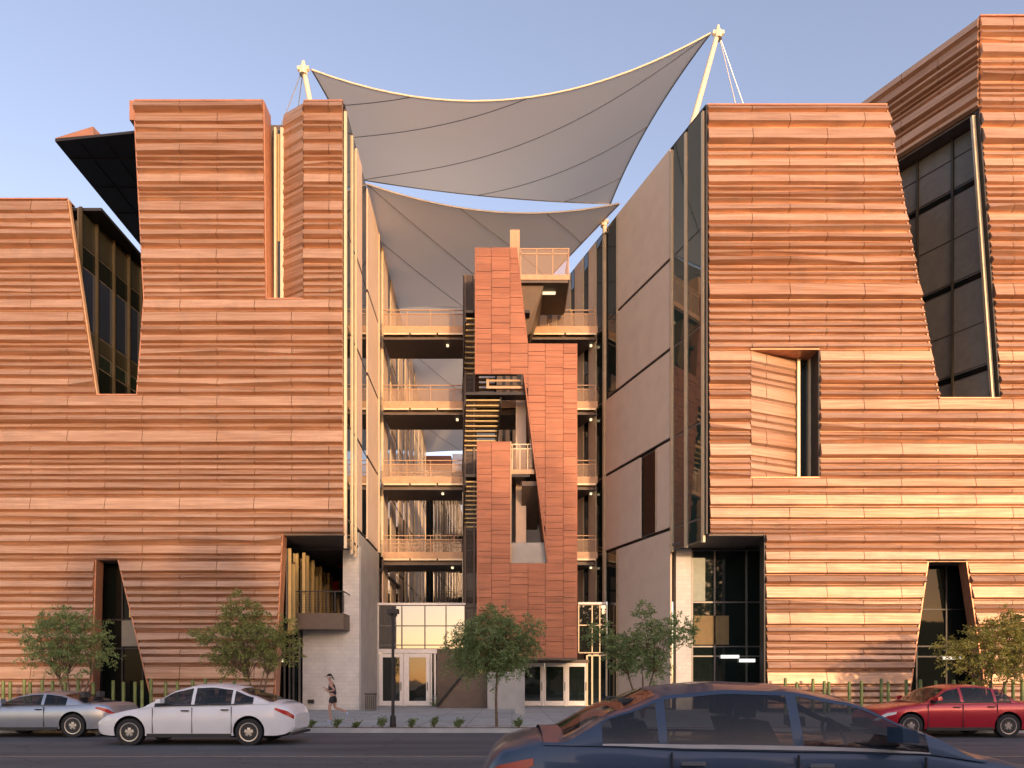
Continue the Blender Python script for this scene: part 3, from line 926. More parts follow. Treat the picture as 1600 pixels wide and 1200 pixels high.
# inner lining of the cut-outs and outer edges, folded from the same sheet
def t_edge(segs, depth, mat, name='edge_panel', th=.08):
    for (x0, y0, x1, y1) in segs:
        a_, b_ = Vector((PX(x0, TY), 0, PZ(y0, TY))), Vector((PX(x1, TY), 0, PZ(y1, TY)))
        d = (b_ - a_).normalized(); n = Vector((-d.z, 0, d.x)) * th
        MB().slab_xz([(a_.x, a_.z), (b_.x, b_.z), (b_.x + n.x, b_.z + n.z), (a_.x + n.x, a_.z + n.z)], TY - .03, TY + depth).build(name, mat, ST)
t_edge([(742, 387, 742, 585), (745, 690, 745, 1028)], 3.0, M['copper_flat'])
t_edge([(825, 537, 808, 387), (902, 1028, 902, 537), (797, 880, 797, 690)][1:2], 3.0, M['copper_flat'])
t_edge([(825, 537, 808, 387)], .5, M['copper_flat'])
t_edge([(797, 690, 797, 880)][::-1], .5, M['edge'])
t_edge([(857, 880, 820, 585)], 3.0, M['copper_flat'])
B(PX(742, TY) + .1, PX(902, TY) - .1, TY + 2.9, TY + 3.0, PZ(1028, TY), PZ(690, TY)).build('back_wall', M['concrete'], ST)
B(PX(818, TY), PX(902, TY) - .1, TY + 2.9, TY + 3.0, PZ(690, TY), PZ(540, TY)).build('back_wall', M['steel'], ST)
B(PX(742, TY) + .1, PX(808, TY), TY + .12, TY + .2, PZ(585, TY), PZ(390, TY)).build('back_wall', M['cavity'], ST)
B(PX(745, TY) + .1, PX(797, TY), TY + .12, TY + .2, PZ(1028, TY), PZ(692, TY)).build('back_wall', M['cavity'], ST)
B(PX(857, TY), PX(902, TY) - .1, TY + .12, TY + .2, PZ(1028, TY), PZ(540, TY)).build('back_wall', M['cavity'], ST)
B(PX(745, TY), PX(902, TY), TY - .02, TY + 3, PZ(1028, TY) - .1, PZ(1028, TY)).build('soffit', M['steel'], ST)
# stair flights climbing towards the street, seen from below; open risers
def flight(x0, x1, ya, za, yb, zb, n, parent, dx=-.55):
    for sx in (x0, x1 - .07):
        q = [(sx + dx, ya, za - .34), (sx + .07 + dx, ya, za - .34), (sx + .07, yb, zb - .34), (sx, yb, zb - .34)]
        MB().hexa(q, [(x, y, z + .40) for x, y, z in q]).build('stringer', M['dark_metal'], parent)
    for i in range(n):
        t = (i + .5) / n
        y, z, d = lerp(ya, yb, t), lerp(za, zb, t), lerp(dx, 0, t)
        B(x0 + .07 + d, x1 - .07 + d, y - .15, y + .13, z - .09, z - .02).build('stair_tread', M['mullion_warm_lit'], parent)
for zl in (9.4, 14.0, 18.6):
    flight(-2.65, -.6, 43.0, zl + .05, 38.5, zl + 3.6, 18, ST)
    B(-2.6, 1.0, TY + .25, TY + 1.0, zl + 3.65, zl + 3.8).build('landing', M['dark_metal'], ST)
MB().box(PX(760, TY + .4), PX(815, TY + .4), TY + .4, TY + .46, PZ(607, TY + .4), PZ(603, TY + .4)) \
    .box(PX(760, TY + .4), PX(764, TY + .4), TY + .4, TY + .46, PZ(603, TY + .4), PZ(592, TY + .4)) \
    .box(PX(764, TY + .4), PX(815, TY + .4), TY + .4, TY + .46, PZ(596, TY + .4), PZ(593, TY + .4)).build('handrail', M['edge'], ST)
# landing with railing and the balustrade in the lower cut-out
B(PX(799, TY + .3), PX(835, TY + .3), TY + .25, TY + 2.8, PZ(741, TY + .3), PZ(734, TY + .3)).build('landing', M['edge'], ST)
mb = MB()
for py in (694, 701): mb.box(PX(799, TY + .3), PX(832, TY + .3), TY + .3, TY + .33, PZ(py + 1, TY + .3), PZ(py - .5, TY + .3))
for px in (800, 812, 824): mb.box(PX(px, TY + .3), PX(px + 1, TY + .3), TY + .3, TY + .33, PZ(734, TY + .3), PZ(694, TY + .3))
mb.build('railing', M['mullion'], ST)
B(PX(800, TY + .3), PX(832, TY + .3), TY + .31, TY + .32, PZ(734, TY + .3), PZ(702, TY + .3)).build('railing_panel', M['mesh_panel'], ST)
B(PX(828, TY + 1), PX(832, TY + 1), TY + 1, TY + 1.15, PZ(730, TY + 1), PZ(662, TY + 1)).build('post', M['mullion'], ST)
B(PX(806, TY + 1.5), PX(822, TY + 1.5), TY + 1.5, TY + 1.8, PZ(880, TY + 1.5), PZ(610, TY + 1.5)).build('post', M['tan'], ST)
B(PX(798, TY + .3), PX(854, TY + .3), TY + .28, TY + .34, PZ(880, TY + .3), PZ(848, TY + .3)).build('balustrade', M['concrete'], ST)
for zz in (8.1, 12.6):
    MB().slab_yz([(38.4, zz), (41.0, zz - 2.0), (41.0, zz - 1.8), (38.4, zz + .25)], .55, 1.5).build('stair_flight', M['steel'], ST)
# side screen and dark strip left of the sheet
B(-2.95, -2.12, 41.0, 41.05, .2, PZ(430, 41)).build('side_screen', M['screen'], ST)
for px in (727, 741):
    B(PX(px, 40.9) - .05, PX(px, 40.9) + .05, 40.85, 40.95, .2, PZ(430, 41)).build('post', M['steel'], ST)
B(PX(724, 41.2) - .05, PX(724, 41.2) + .1, 41.1, 41.2, 4.8, 9.0).build('post', M['mullion'], ST)
B(PX(724, 41.2) - .05, PX(724, 41.2) + .1, 41.1, 41.2, 10.4, 13.0).build('post', M['mullion'], ST)
# lift post and top landing
B(PX(797, TY), PX(812, TY), TY + .1, TY + .8, PZ(437, TY), PZ(357, TY)).build('lift_post', M['edge'], ST)
B(PX(812, TY), PX(890, TY), TY, TY + 3.4, PZ(437, TY), PZ(429, TY)).build('landing', M['edge'], ST)
B(PX(814, TY), PX(888, TY), TY + .04, TY + 3.38, PZ(441, TY), PZ(437.2, TY)).build('landing_soffit', M['steel'], ST)
MB().hexa([(PX(814, TY), TY + 1.2, PZ(441, TY) - 2.6), (PX(830, TY), TY + 1.2, PZ(441, TY) - 2.2), (PX(830, TY), TY + 3, PZ(441, TY) - 2.0), (PX(814, TY), TY + 3, PZ(441, TY) - 2.4)],
          [(PX(814, TY), TY + .3, PZ(441, TY)), (PX(850, TY), TY + .3, PZ(441, TY)), (PX(850, TY), TY + 3, PZ(441, TY)), (PX(814, TY), TY + 3, PZ(441, TY))]).build('stair_flight', M['steel'], ST)
B(PX(833, TY + .9), PX(868, TY + .9), TY + .9, TY + 1.05, PZ(441, TY) - .1, PZ(441, TY) - .005).build('lamp_bar', M['lamp'], ST)
mb = MB()
zl, zh = PZ(429, TY), PZ(389, TY)
for px in (813, 838, 863, 888): mb.box(PX(px, TY), PX(px, TY) + .05, TY + .02, TY + .07, zl, zh)
for z in (zh, lerp(zl, zh, .8)): mb.box(PX(813, TY), PX(890, TY), TY + .02, TY + .07, z, z + .06)
mb.box(PX(888, TY), PX(888, TY) + .05, TY + .07, TY + 3.3, zh, zh + .06)
for y in (1.1, 2.2, 3.3): mb.box(PX(888, TY), PX(888, TY) + .05, TY + y, TY + y + .05, zl, zh)
mb.build('railing', M['edge'], ST)
B(PX(813, TY), PX(888, TY), TY + .04, TY + .05, zl, zh).build('railing_panel', M['mesh_panel'], ST)
B(PX(889, TY), PX(889, TY) + .01, TY + .1, TY + 3.3, zl, zh).build('railing_panel', M['mesh_panel'], ST)
# base: concrete flank, sloping dark flight and its handrail
B(PX(762, 37), PX(813, 37), 36.6, 38.8, GND, PZ(1050, 37)).build('base_wall', M['concrete'], ST)
MB().slab_xz([(PX(684, 38), GND), (PX(762, 38), GND), (PX(762, 38), PZ(1050, 38)), (PX(722, 38), PZ(1056, 38))], 37.4, 39.5).build('base_flight', M['steel'], ST)
MB().tube((PX(682, 37), 37.3, PZ(1104, 37)), (PX(724, 37), 37.3, PZ(1052, 37)), .07).build('handrail', M['black'], ST)
PY_ = thing('concrete_pylon', (.35, 30.2, GND), 'grey concrete pylon standing alone in front of the stair tower', 'pylon')
B(PX(805, 30), PX(820, 30), 30.0, 30.45, GND, PZ(1047, 30)).build('shaft', M['concrete'], PY_)
B(PX(804, 30), PX(821, 30), 29.97, 30.48, PZ(1047, 30), PZ(1045.5, 30)).build('cap', M['kerb'], PY_)

# ================================================================== FOOTBRIDGES
def footbridge(z, label):
    yf, yb = 41.75, 44.3
    x0, x1 = wallpt(-1, 43, .3)[0], wallpt(1, 44.4, .3)[0]
    t = thing('footbridge', ((x0 + x1) / 2, yf, z), label, 'footbridge', 'footbridges between the two buildings')
    xf1 = wallpt(1, yf, .3)[0]
    MB().prism([(x0, yf + .02), (xf1, yf + .02), (wallpt(1, yb, .3)[0], yb), (x0, yb)], z - .16, z).build('deck', M['concrete'], t)
    B(x0, xf1, yf - .02, yf + .018, z - .28, z + .12).build('edge_beam', M['edge'], t)
    for y in (yf + .35, yb - .3):
        B(x0, wallpt(1, y, .35)[0], y - .12, y + .12, z - .62, z - .16).build('girder', M['steel'], t)
    MB().prism([(x0, yf + .03), (xf1, yf + .03), (wallpt(1, yb, .35)[0], yb - .02), (x0, yb - .02)], z - .68, z - .63).build('soffit', M['soffit'], t)
    xs = [lerp(x0, -2.9, k / 3) for k in range(4)]
    for k in range(3):
        B(xs[k] + .05, xs[k + 1] - .05, yf - .015, yf + .01, z - .40, z - .285).build('pale_strip', M['mullion'], t)  # pale metal strip below the edge beam
    for (a_, b_) in ((1.0, 3.2), (3.3, xf1 - .1)):
        B(a_, b_, yf - .015, yf + .01, z - .40, z - .285).build('pale_strip', M['mullion'], t)
    for x in (-4.3 + (z % 1) * 1.5, 4.9):
        B(x - .07, x + .07, yf + .6, yf + .74, z - .80, z - .69).build('lamp', M['lamp'], t)
    rail = MB()
    n = 9
    for yy in (yf + .05, yb - .1):
        xe_ = wallpt(1, yy, .35)[0]
        for k in range(n + 1):
            x = lerp(x0 + .03, xe_ - .05, k / n)
            rail.box(x - .02, x + .02, yy, yy + .04, z, z + 1.1)
        for h in (1.1, .86):
            rail.box(x0, xe_, yy - .01, yy + .05, z + h, z + h + .05)
    rail.build('railing', M['edge'], t)
    MB().box(x0, xf1, yf + .066, yf + .072, z + .02, z + .85).build('railing_panel', M['mesh_panel'], t)
    return t
footbridge(23.2, 'topmost footbridge with mesh railing, just under the lower shade sail')
footbridge(18.6, 'second highest footbridge with mesh railing, level with the stair treads')
footbridge(14.0, 'second lowest footbridge with mesh railing, level with the top of the cut-out in the tower')
footbridge(9.4, 'lowest footbridge, above the dark void over the entrance glass')

# ================================================================== ENTRANCE GLASS
EY = 41.0
ex = lambda px: PX(px, EY)
ez = lambda py: PZ(py, EY)
def door_leaf(parent, x0, x1, z0, z1, Y, mat='frame_white', fw=None):
    m = MB()
    f = .22 if fw is None else fw
    m.box(x0, x0 + f, Y - .1, Y, z0, z1).box(x1 - f, x1, Y - .1, Y, z0, z1)
    m.box(x0 + f, x1 - f, Y - .09, Y, z1 - .22, z1).box(x0 + f, x1 - f, Y - .09, Y, z0, z0 + .28)
    d = m.build('door', M[mat], parent)
    
    B(x0 + f, x1 - f, Y - .05, Y - .03, z0 + .28, z1 - .22).build('pane', M['glass'], d)
    B(x1 - f + .06, x1 - f + .1, Y - .17, Y - .11, z0 + .9, z0 + 1.4).build('handle', M['dark_metal'], d)
    return d
EN = thing('entrance_front', (ex(655), EY, GND), 'glass entrance front with white framed double doors left of the stair tower', 'entrance')
glazing(EN, ex(590), ex(727), ez(1014), ez(946), EY, [ex(628), ex(664), ex(697)], [ez(1008), ez(978)], 'mullion_dark', 'glass_coated', .06)
B(ex(588), ex(728), EY - .2, EY + .05, ez(946), ez(942.5)).build('top_rail', M['frame_white'], EN)
B(ex(588), ex(592), EY - .16, EY - .02, GND, ez(946)).build('frame_post', M['frame_white'], EN)
B(ex(592), ex(683), EY - .2, EY - .05, ez(1021), ez(1014.5)).build('door_head', M['frame_white'], EN)
door_leaf(EN, ex(593), ex(631), GND + .02, ez(1021.5), EY - .06)
door_leaf(EN, ex(634), ex(672), GND + .02, ez(1021.5), EY - .06)
for px in (631.5, 673, 679):
    B(ex(px), ex(px + 2.5), EY - .2, EY - .04, GND, ez(1021.5)).build('frame_post', M['frame_white'], EN)
B(ex(683), ex(742), EY - .05, EY, GND, ez(1014)).build('wall', M['steel'], EN)
EN2 = thing('entrance_front', (ex(895), EY, GND), 'glass entrance front with slim bright door frames right of the concrete pylon', 'entrance')
for x0, x1 in ((817, 846), (851, 882), (887, 915)):
    door_leaf(EN2, ex(x0), ex(x1), GND + .02, ez(1036), EY - .06, fw=.07)
for px in (846.5, 882.5): B(ex(px), ex(px + 4), EY - .2, EY - .04, GND, ez(1036)).build('frame_post', M['frame_white'], EN2)
B(ex(814), ex(920), EY - .2, EY - .05, ez(1036), ez(1031)).build('door_head', M['steel'], EN2)
xw = wallpt(1, EY, .15)[0]
glazing(EN2, ex(904), xw, ez(1020), ez(945), EY, [ex(925), ex(937)], [ez(977)], 'mullion', 'glass_coated', .06)
B(ex(903), xw, EY - .2, EY + .05, ez(945), ez(941.5)).build('top_rail', M['frame_white'], EN2)
glazing(EN2, ex(917), xw, GND, ez(1024), EY, [ex(925), ex(937)], [], 'mullion', 'glass', .10)
B(ex(850), ex(868), EY + .05, EY + .15, ez(1045), ez(1036)).build('lamp', M['lamp'], EN2)
# behind: dark interior closing the ground floor, and the building at the far end of the court
BK = thing('court_building', (0, 73, GND), 'dark glass block closing the far end of the court behind the footbridges', 'building')
B(-13, 9, 72.3, 76, .2, PZ(776, 72.3)).build('building_body', M['core'], BK)
glazing(BK, -11.5, 3, .4, PZ(780, 72), 72.2, [-9.5 + 2.3 * k for k in range(5)], [4.8, 9.4, 14.0, 16.5], 'mullion_olive_shade', 'glass_coated', .12)
B(-13, -4.5, 72.0, 75, PZ(776, 72), PZ(735, 72)).build('terrace_wall', M['tan'], BK)
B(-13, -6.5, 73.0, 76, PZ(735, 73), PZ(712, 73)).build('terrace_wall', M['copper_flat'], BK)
B(-6.4, -4.0, 73.2, 76, PZ(735, 73), PZ(708, 73)).build('plant_room', M['frame_white'], BK)

# ================================================================== SHADE SAILS AND MASTS
def coons(A, Bc, C, D, sag, n=26):
    """patch A-B (near edge), D-C (far edge); sag: inward pull of each edge as vectors at mid-edge"""
    A, Bc, C, D = map(Vector, (A, Bc, C, D))
    q = lambda P, Q, s, t: P.lerp(Q, t) + Vector(s) * 4 * t * (1 - t)
    def pt(u, v):
        c0, c1 = q(A, Bc, sag[0], u), q(D, C, sag[2], u)
        d0, d1 = q(A, D, sag[3], v), q(Bc, C, sag[1], v)
        bil = A * (1 - u) * (1 - v) + Bc * u * (1 - v) + C * u * v + D * (1 - u) * v
        return c0 * (1 - v) + c1 * v + d0 * (1 - u) + d1 * u - bil
    return pt
def sail(name, label, corners, sag, seams, edges):
    t = thing(name, tuple(corners[0]), label, 'shade sail', 'shade sails over the court')
    pt = coons(*corners, sag)
    n = 30
    v = [tuple(pt(i / n, j / n)) for j in range(n + 1) for i in range(n + 1)]
    f = [(j * (n + 1) + i, j * (n + 1) + i + 1, (j + 1) * (n + 1) + i + 1, (j + 1) * (n + 1) + i) for j in range(n) for i in range(n)]
    mesh_obj('fabric', v, f, M['fabric'], t, True)
    for (u0, v0, u1, v1) in seams:
        m = MB()
        pts = [pt(lerp(u0, u1, k / 16), lerp(v0, v1, k / 16)) for k in range(17)]
        m.path([p + Vector((0, 0, -.005)) for p in pts], .022, 4)
        m.build('seam', M['seam'], t)
    for (e, mt, rr_) in edges:
        P_ = {'near': lambda s: pt(s, 0), 'far': lambda s: pt(s, 1), 'left': lambda s: pt(0, s), 'right': lambda s: pt(1, s)}[e]
        MB().path([P_(k / 20) for k in range(21)], rr_, 6).build('edge_cable', M[mt], t)
    return t
M['seam'] = plain('seam', (0.26, 0.25, 0.235), .9)
mL, mR = (PX(474, 34), 34, PZ(106, 34)), (PX(1122, 34), 34, PZ(50, 34))
cA = (PX(487, 34.2), 34.2, PZ(109, 34.2))
cB = (PX(1110, 34.2), 34.2, PZ(52, 34.2))
cC = (PX(954, 45), 45, PZ(318, 45))
cD = (PX(566, 42.5), 42.5, PZ(281, 42.5))
sail('shade_sail', 'upper pale grey shade sail stretched between the two tall white masts', (cA, cB, cC, cD),
     ((0, 1.0, -1.55), (-.35, 0, .2), (0, -.3, -.5), (.3, 0, -.1)),
     [(0, 1, 1, 0), (0, .55, .55, 0), (.02, .25, .25, 0), (.45, 1, 1, .5), (.8, 1, 1, .82)],
     [('near', 'mast', .045), ('far', 'cable', .04), ('left', 'cable', .05), ('right', 'cable', .05)])
sA = (PX(572, 38), 38, PZ(287, 38))
sB = (PX(968, 39.8), 39.8, PZ(318, 39.8))
sC = (PX(803, 52), 52, PZ(492, 52))
sD = (PX(606, 50), 50, PZ(484, 50))
sail('shade_sail', 'lower grey shade sail hung under the upper one, behind the stair tower', (sA, sB, sC, sD),
     ((0, 1.0, -.35), (-.5, 0, -.5), (0, -.5, .15), (.3, 0, -.3)),
     [(0, 0, 1, 1), (.35, 0, 1, .55), (.7, 0, 1, .25), (0, .35, .6, 1)],
     [('near', 'cable', .05), ('right', 'cable', .05)])
sail('shade_sail', 'farthest grey shade sail, seen below and behind the topmost footbridge',
     ((PX(585, 53), 53, PZ(462, 53)), (PX(830, 53), 53, PZ(470, 53)), (PX(800, 71), 71, PZ(708, 71)), (PX(600, 70), 70, PZ(716, 70))),
     ((0, .6, -.3), (-.3, 0, -.3), (0, -.5, .3), (.3, 0, -.3)), [(0, .1, 1, .8), (0, .5, .6, 1)], [('near', 'cable', .05)])
def mast(base, top, guys, label):
    t = thing('mast', base, label, 'mast', 'masts carrying the shade sails')
    MB().tube(base, top, .16, .12, 10).build('pole', M['mast'], t, True)
    T = Vector(top)
    c = MB().tube(T - Vector((.28, 0, .05)), T + Vector((.28, 0, -.05)), .12, n=8)
    c.tube(T, T + Vector((0, 0, .32)), .13, .07, 8)
    c.tube(T + Vector((0, 0, -.35)), T, .2, .2, 8)
    c.build('mast_head', M['mast'], t, True)
    for g in guys:
        MB().tube(T, g, .022, n=5).build('guy_cable', M['cable'], t)
    return t
mast((PX(497, 34.5), 34.5, 28.8), mL, [(PX(424, 35), 35.0, 28.8), (PX(451, 37), 37, 28.8), cA], 'slender cream mast leaning from the left roof, held by two guy cables')
mast((PX(1078, 33.9), 33.9, 28.8), mR, [(PX(1168, 35), 35.0, 28.7), (PX(1196, 36), 36, 28.7), cB], 'long cream mast leaning from the right roof, held by two guy cables')
mast((PX(938, 41.2) + .3, 41.2, 28.6), (PX(941, 41.2) + .1, 41.2, PZ(345, 41.2)), [sB], 'short cream mast behind the right roof edge at the corner of the lower sail')

# ================================================================== STREET FURNITURE
LY = 22.0
sl = thing('street_lamp', (PX(614, LY), LY, GND), 'slim black street lamp with square twin head, standing in front of the white double doors', 'street lamp')
MB().tube((PX(614, LY), LY, GND), (PX(614, LY), LY, PZ(955, LY)), .055, .045, 10).build('pole', M['dark_metal'], sl, True)
MB().tube((PX(614, LY), LY, GND), (PX(614, LY), LY, GND + .35), .11, .09, 10).build('base', M['dark_metal'], sl, True)
MB().box(PX(605, LY), PX(623, LY), LY - .13, LY + .13, PZ(959, LY), PZ(952, LY)).build('lamp_head', M['dark_metal'], sl)
MB().box(PX(608, LY), PX(612, LY), LY - .09, LY + .09, PZ(963, LY), PZ(959.1, LY)).box(PX(616, LY), PX(620, LY), LY - .09, LY + .09, PZ(963, LY), PZ(959.1, LY)).build('lamp_housing', M['dark_metal'], sl)
MB().tube((PX(614, LY), LY, PZ(952, LY)), (PX(614, LY), LY, PZ(948, LY)), .05, .03, 8).build('cap', M['dark_metal'], sl)

BY = 34.4
bn = thing('litter_bin', (PX(580, BY), BY - .2, GND), 'dark grey litter bin against the wall beside the white double doors', 'litter bin')
bx0, bx1 = PX(573, BY), PX(588, BY)
B(bx0, bx1, BY - .42, BY, GND + .04, GND + .80).build('body', M['mullion_dark'], bn)
B(bx0 - .02, bx1 + .02, BY - .44, BY + .02, GND + .80, GND + .86).build('lid', M['black'], bn)
for k in range(5):
    x = lerp(bx0 + .03, bx1 - .07, k / 4)
    B(x, x + .04, BY - .44, BY - .421, GND + .08, GND + .76).build('slat', M['dark_metal'], bn)

# green posts in front of the copper skin
def post_proto():
    t = thing('bollard', (0, 0, 0), 'slim green painted steel post in the row before the copper front', 'bollard', 'green posts along the copper front')
    MB().tube((0, 0, 0), (0, 0, 1.5), .07, .07, 10).build('post_shaft', M['green_post'], t, True)
    MB().tube((0, 0, 1.5), (0, 0, 1.53), .072, .04, 10).build('cap', M['green_post'], t, True)
    return t
pp = post_proto()
left_posts = [(5, 31.0), (16, 30.6), (38, 31.2), (47, 30.4), (66, 31.4), (82, 30.8), (102, 30.2), (122, 31.2), (146, 30.6), (177, 31.2), (193, 30.9),
              (211, 31.0), (222, 30.5), (236, 30.8), (259, 31.3), (277, 30.5), (301, 31.0), (321, 30.6), (345, 31.2), (366, 30.7)]
right_posts = [(1227, 31.3), (1245, 30.9), (1270, 31.5), (1288, 30.6), (1295, 31.2), (1327, 31.0), (1346, 30.8), (1377, 31.2), (1388, 30.7), (1416, 31.1),
               (1438, 30.5), (1462, 31.2), (1490, 30.7), (1520, 31.3), (1548, 30.9), (1570, 31.2), (1583, 30.6), (1597, 31.0)]
ORD = ('first second third fourth fifth sixth seventh eighth ninth tenth eleventh twelfth thirteenth fourteenth fifteenth sixteenth '
       'seventeenth eighteenth nineteenth twentieth').split()
first = True
for side, lst in (('left', left_posts), ('right', right_posts)):
    for i, (px, Yp) in enumerate(lst):
        o = pp if first else copy_tree(pp)
        first = False
        o.location = (PX(px, Yp), Yp, GND)
        o.scale = (1, 1, R.uniform(.93, 1.06))
        o['label'] = 'slim green post, %s from the left end of the row before the %s copper building' % (ORD[i], side)
        o['group'] = 'green posts along the left copper front' if side == 'left' else 'green posts along the right copper front'

# ================================================================== TREES AND SHRUBS
def tree(name, label, base, trunks, blobs, nleaf, mat, seed, leaf=(.13, .032), group='small street trees before the buildings', tw_=.05, droop=.3):
    """multi-stem desert tree: blobs = (x, y, z, rx, ry, rz) offsets from the base; fine drooping sprays of small leaves"""
    r = random.Random(seed)
    t = thing(name, base, label, 'tree', group)
    bx, by, bz = base
    tips = []
    tr = MB()
    vol = [b[3] * b[4] * b[5] for b in blobs]
    for (dx, dy, zs) in trunks:
        p = Vector((bx, by, bz)); q = Vector((bx + dx, by + dy, bz + zs))
        mid = p.lerp(q, .5) + Vector((r.uniform(-.06, .06), r.uniform(-.06, .06), 0))
        tr.tube(p, mid, tw_, tw_ * .85, 8).tube(mid, q, tw_ * .85, tw_ * .6, 8)
        tips.append(q)
    limbs = MB()
    twigs = MB()
    lv, lf = [], []
    def leafq(c, d, nrm, l, w):
        d.normalize()
        s = d.cross(nrm)
        if s.length < 1e-3: s = Vector((1, 0, 0))
        s.normalize()
        n = len(lv)
        lv.extend([tuple(c), tuple(c + d * l * .5 + s * w), tuple(c + d * l), tuple(c + d * l * .5 - s * w)])
        lf.append((n, n + 1, n + 2, n + 3))
    nspray = nleaf // 26
    for k in range(nspray):
        bi = r.choices(range(len(blobs)), vol)[0]
        b = blobs[bi]
        while True:
            u = Vector((r.uniform(-1, 1), r.uniform(-1, 1), r.uniform(-1, 1)))
            if .12 < u.length < 1 and r.random() < u.length ** .7: break
        jag = 1 + .22 * math.sin(5 * math.atan2(u.z, u.x) + bi * 2) + r.uniform(-.1, .22)
        c = Vector((bx + b[0] + u.x * b[3] * jag, by + b[1] + u.y * b[4] * jag, bz + b[2] + u.z * b[5] * jag))
        src = min(tips, key=lambda q: (q - c).length)
        if k % 9 == 0:
            m = src.lerp(c, .5) + Vector((0, 0, .08))
            limbs.tube(src, m, tw_ * .42, tw_ * .25, 5).tube(m, c, tw_ * .25, .006, 5)
        out = Vector((u.x, u.y, u.z * .6 + .15)) + Vector((r.uniform(-.5, .5), r.uniform(-.5, .5), r.uniform(-.4, .4)))
        out.normalize()
        L = r.uniform(.22, .5)
        p0 = c - out * L * .5
        pts = [p0 + out * L * s + Vector((0, 0, -droop * L * s * s)) for s in (0, .35, .7, 1)]
        if k % 3 == 0:
            twigs.tube(pts[0], pts[2], .006, .003, 3, False)
        for j in range(26):
            s = r.uniform(.05, 1) * 2.999
            i = int(s); q = pts[i].lerp(pts[i + 1], s - i)
            q = q + Vector((r.gauss(0, .045), r.gauss(0, .045), r.gauss(0, .04)))
            d = Vector((r.uniform(-1, 1), r.uniform(-1, 1), r.uniform(-1.1, .5))) + out * .6
            leafq(q, d, Vector((r.uniform(-1, 1), r.uniform(-1, 1), r.uniform(-1, 1))), leaf[0] * r.uniform(.6, 1.3), leaf[1] * r.uniform(.7, 1.3))
    to = tr.build('trunk', M['bark'], t, True)
    if limbs.v: limbs.build('branch', M['bark'], to, True)
    cr = mesh_obj('crown', lv, lf, M[mat], t)
    if twigs.v: tag(twigs.build('twigs', M['bark'], cr), kind='stuff')
    return t
def at(px, Y): return (PX(px, Y), Y, GND)
def bl(px0, px1, py0, py1, Y, base, dy=0, ry=None):
    """crown blob spanning picture extents at distance Y, as offsets from the base"""
    cx, cz = PX((px0 + px1) / 2, Y), PZ((py0 + py1) / 2, Y)
    rx, rz = (px1 - px0) / 2 / FPX * Y, (py1 - py0) / 2 / FPX * Y
    return (cx - base[0], dy, cz - base[2], rx, ry or rx * .85, rz)
Yt = 27.6
b = at(112, Yt)
tree('street_tree', 'feathery green multi-stem tree before the dark trapezoid opening of the left building', b,
     [(-.55, .1, 1.5), (-.1, -.1, 1.7), (.4, .1, 1.5), (.8, 0, 1.7)],
     [bl(42, 150, 960, 1030, Yt, b), bl(38, 95, 985, 1045, Yt, b), bl(80, 145, 1000, 1062, Yt, b), bl(135, 182, 985, 1035, Yt, b), bl(70, 150, 948, 990, Yt, b)],
     12000, 'leaf', 1, (.11, .022))
b = at(400, Yt)
tree('street_tree', 'taller yellow-green tree beside the white wall and the balcony', b,
     [(-.3, 0, 1.6), (.2, .1, 1.5), (.5, -.1, 1.7)],
     [bl(318, 440, 965, 1035, Yt, b), bl(345, 420, 935, 990, Yt, b), bl(400, 472, 985, 1045, Yt, b), bl(330, 400, 1000, 1058, Yt, b), bl(350, 385, 918, 955, Yt, b), bl(425, 462, 955, 1000, Yt, b)],
     16000, 'leaf_mid', 2, (.11, .022))
Y3 = 22.0
b = at(776, Y3)
tree('street_tree', 'dense dark green tree on one slim trunk in the planting strip by the kerb', b,
     [(.02, 0, 1.75)],
     [bl(715, 830, 952, 1040, Y3, b), bl(695, 760, 985, 1050, Y3, b), bl(780, 845, 975, 1045, Y3, b), bl(740, 800, 945, 1000, Y3, b), bl(730, 810, 1000, 1058, Y3, b), bl(805, 850, 955, 990, Y3, b)],
     19000, 'leaf', 3, (.10, .017), droop=.8)
Y4 = 27.0
b = at(1005, Y4)
tree('street_tree', 'loose green tree before the tan wall and the pale corner pier', b,
     [(-.6, 0, 1.7), (0, .1, 1.6), (.4, 0, 1.8)],
     [bl(968, 1050, 975, 1052, Y4, b), bl(915, 960, 968, 1010, Y4, b), bl(985, 1022, 935, 990, Y4, b), bl(1030, 1092, 958, 1005, Y4, b), bl(945, 1000, 990, 1050, Y4, b), bl(1000, 1035, 1010, 1062, Y4, b)],
     13000, 'leaf', 4, (.11, .022))
b = at(1548, Yt)
tree('street_tree', 'tree in sunlit yellow behind the red car, rightmost of the row', b,
     [(-.5, 0, 1.5), (.1, .1, 1.6), (.7, 0, 1.6)],
     [bl(1470, 1560, 985, 1050, Yt, b), bl(1520, 1620, 960, 1040, Yt, b), bl(1560, 1650, 950, 1010, Yt, b), bl(1510, 1600, 1010, 1070, Yt, b), bl(1580, 1660, 1000, 1060, Yt, b)],
     18000, 'leaf_sunlit', 5, (.11, .024))

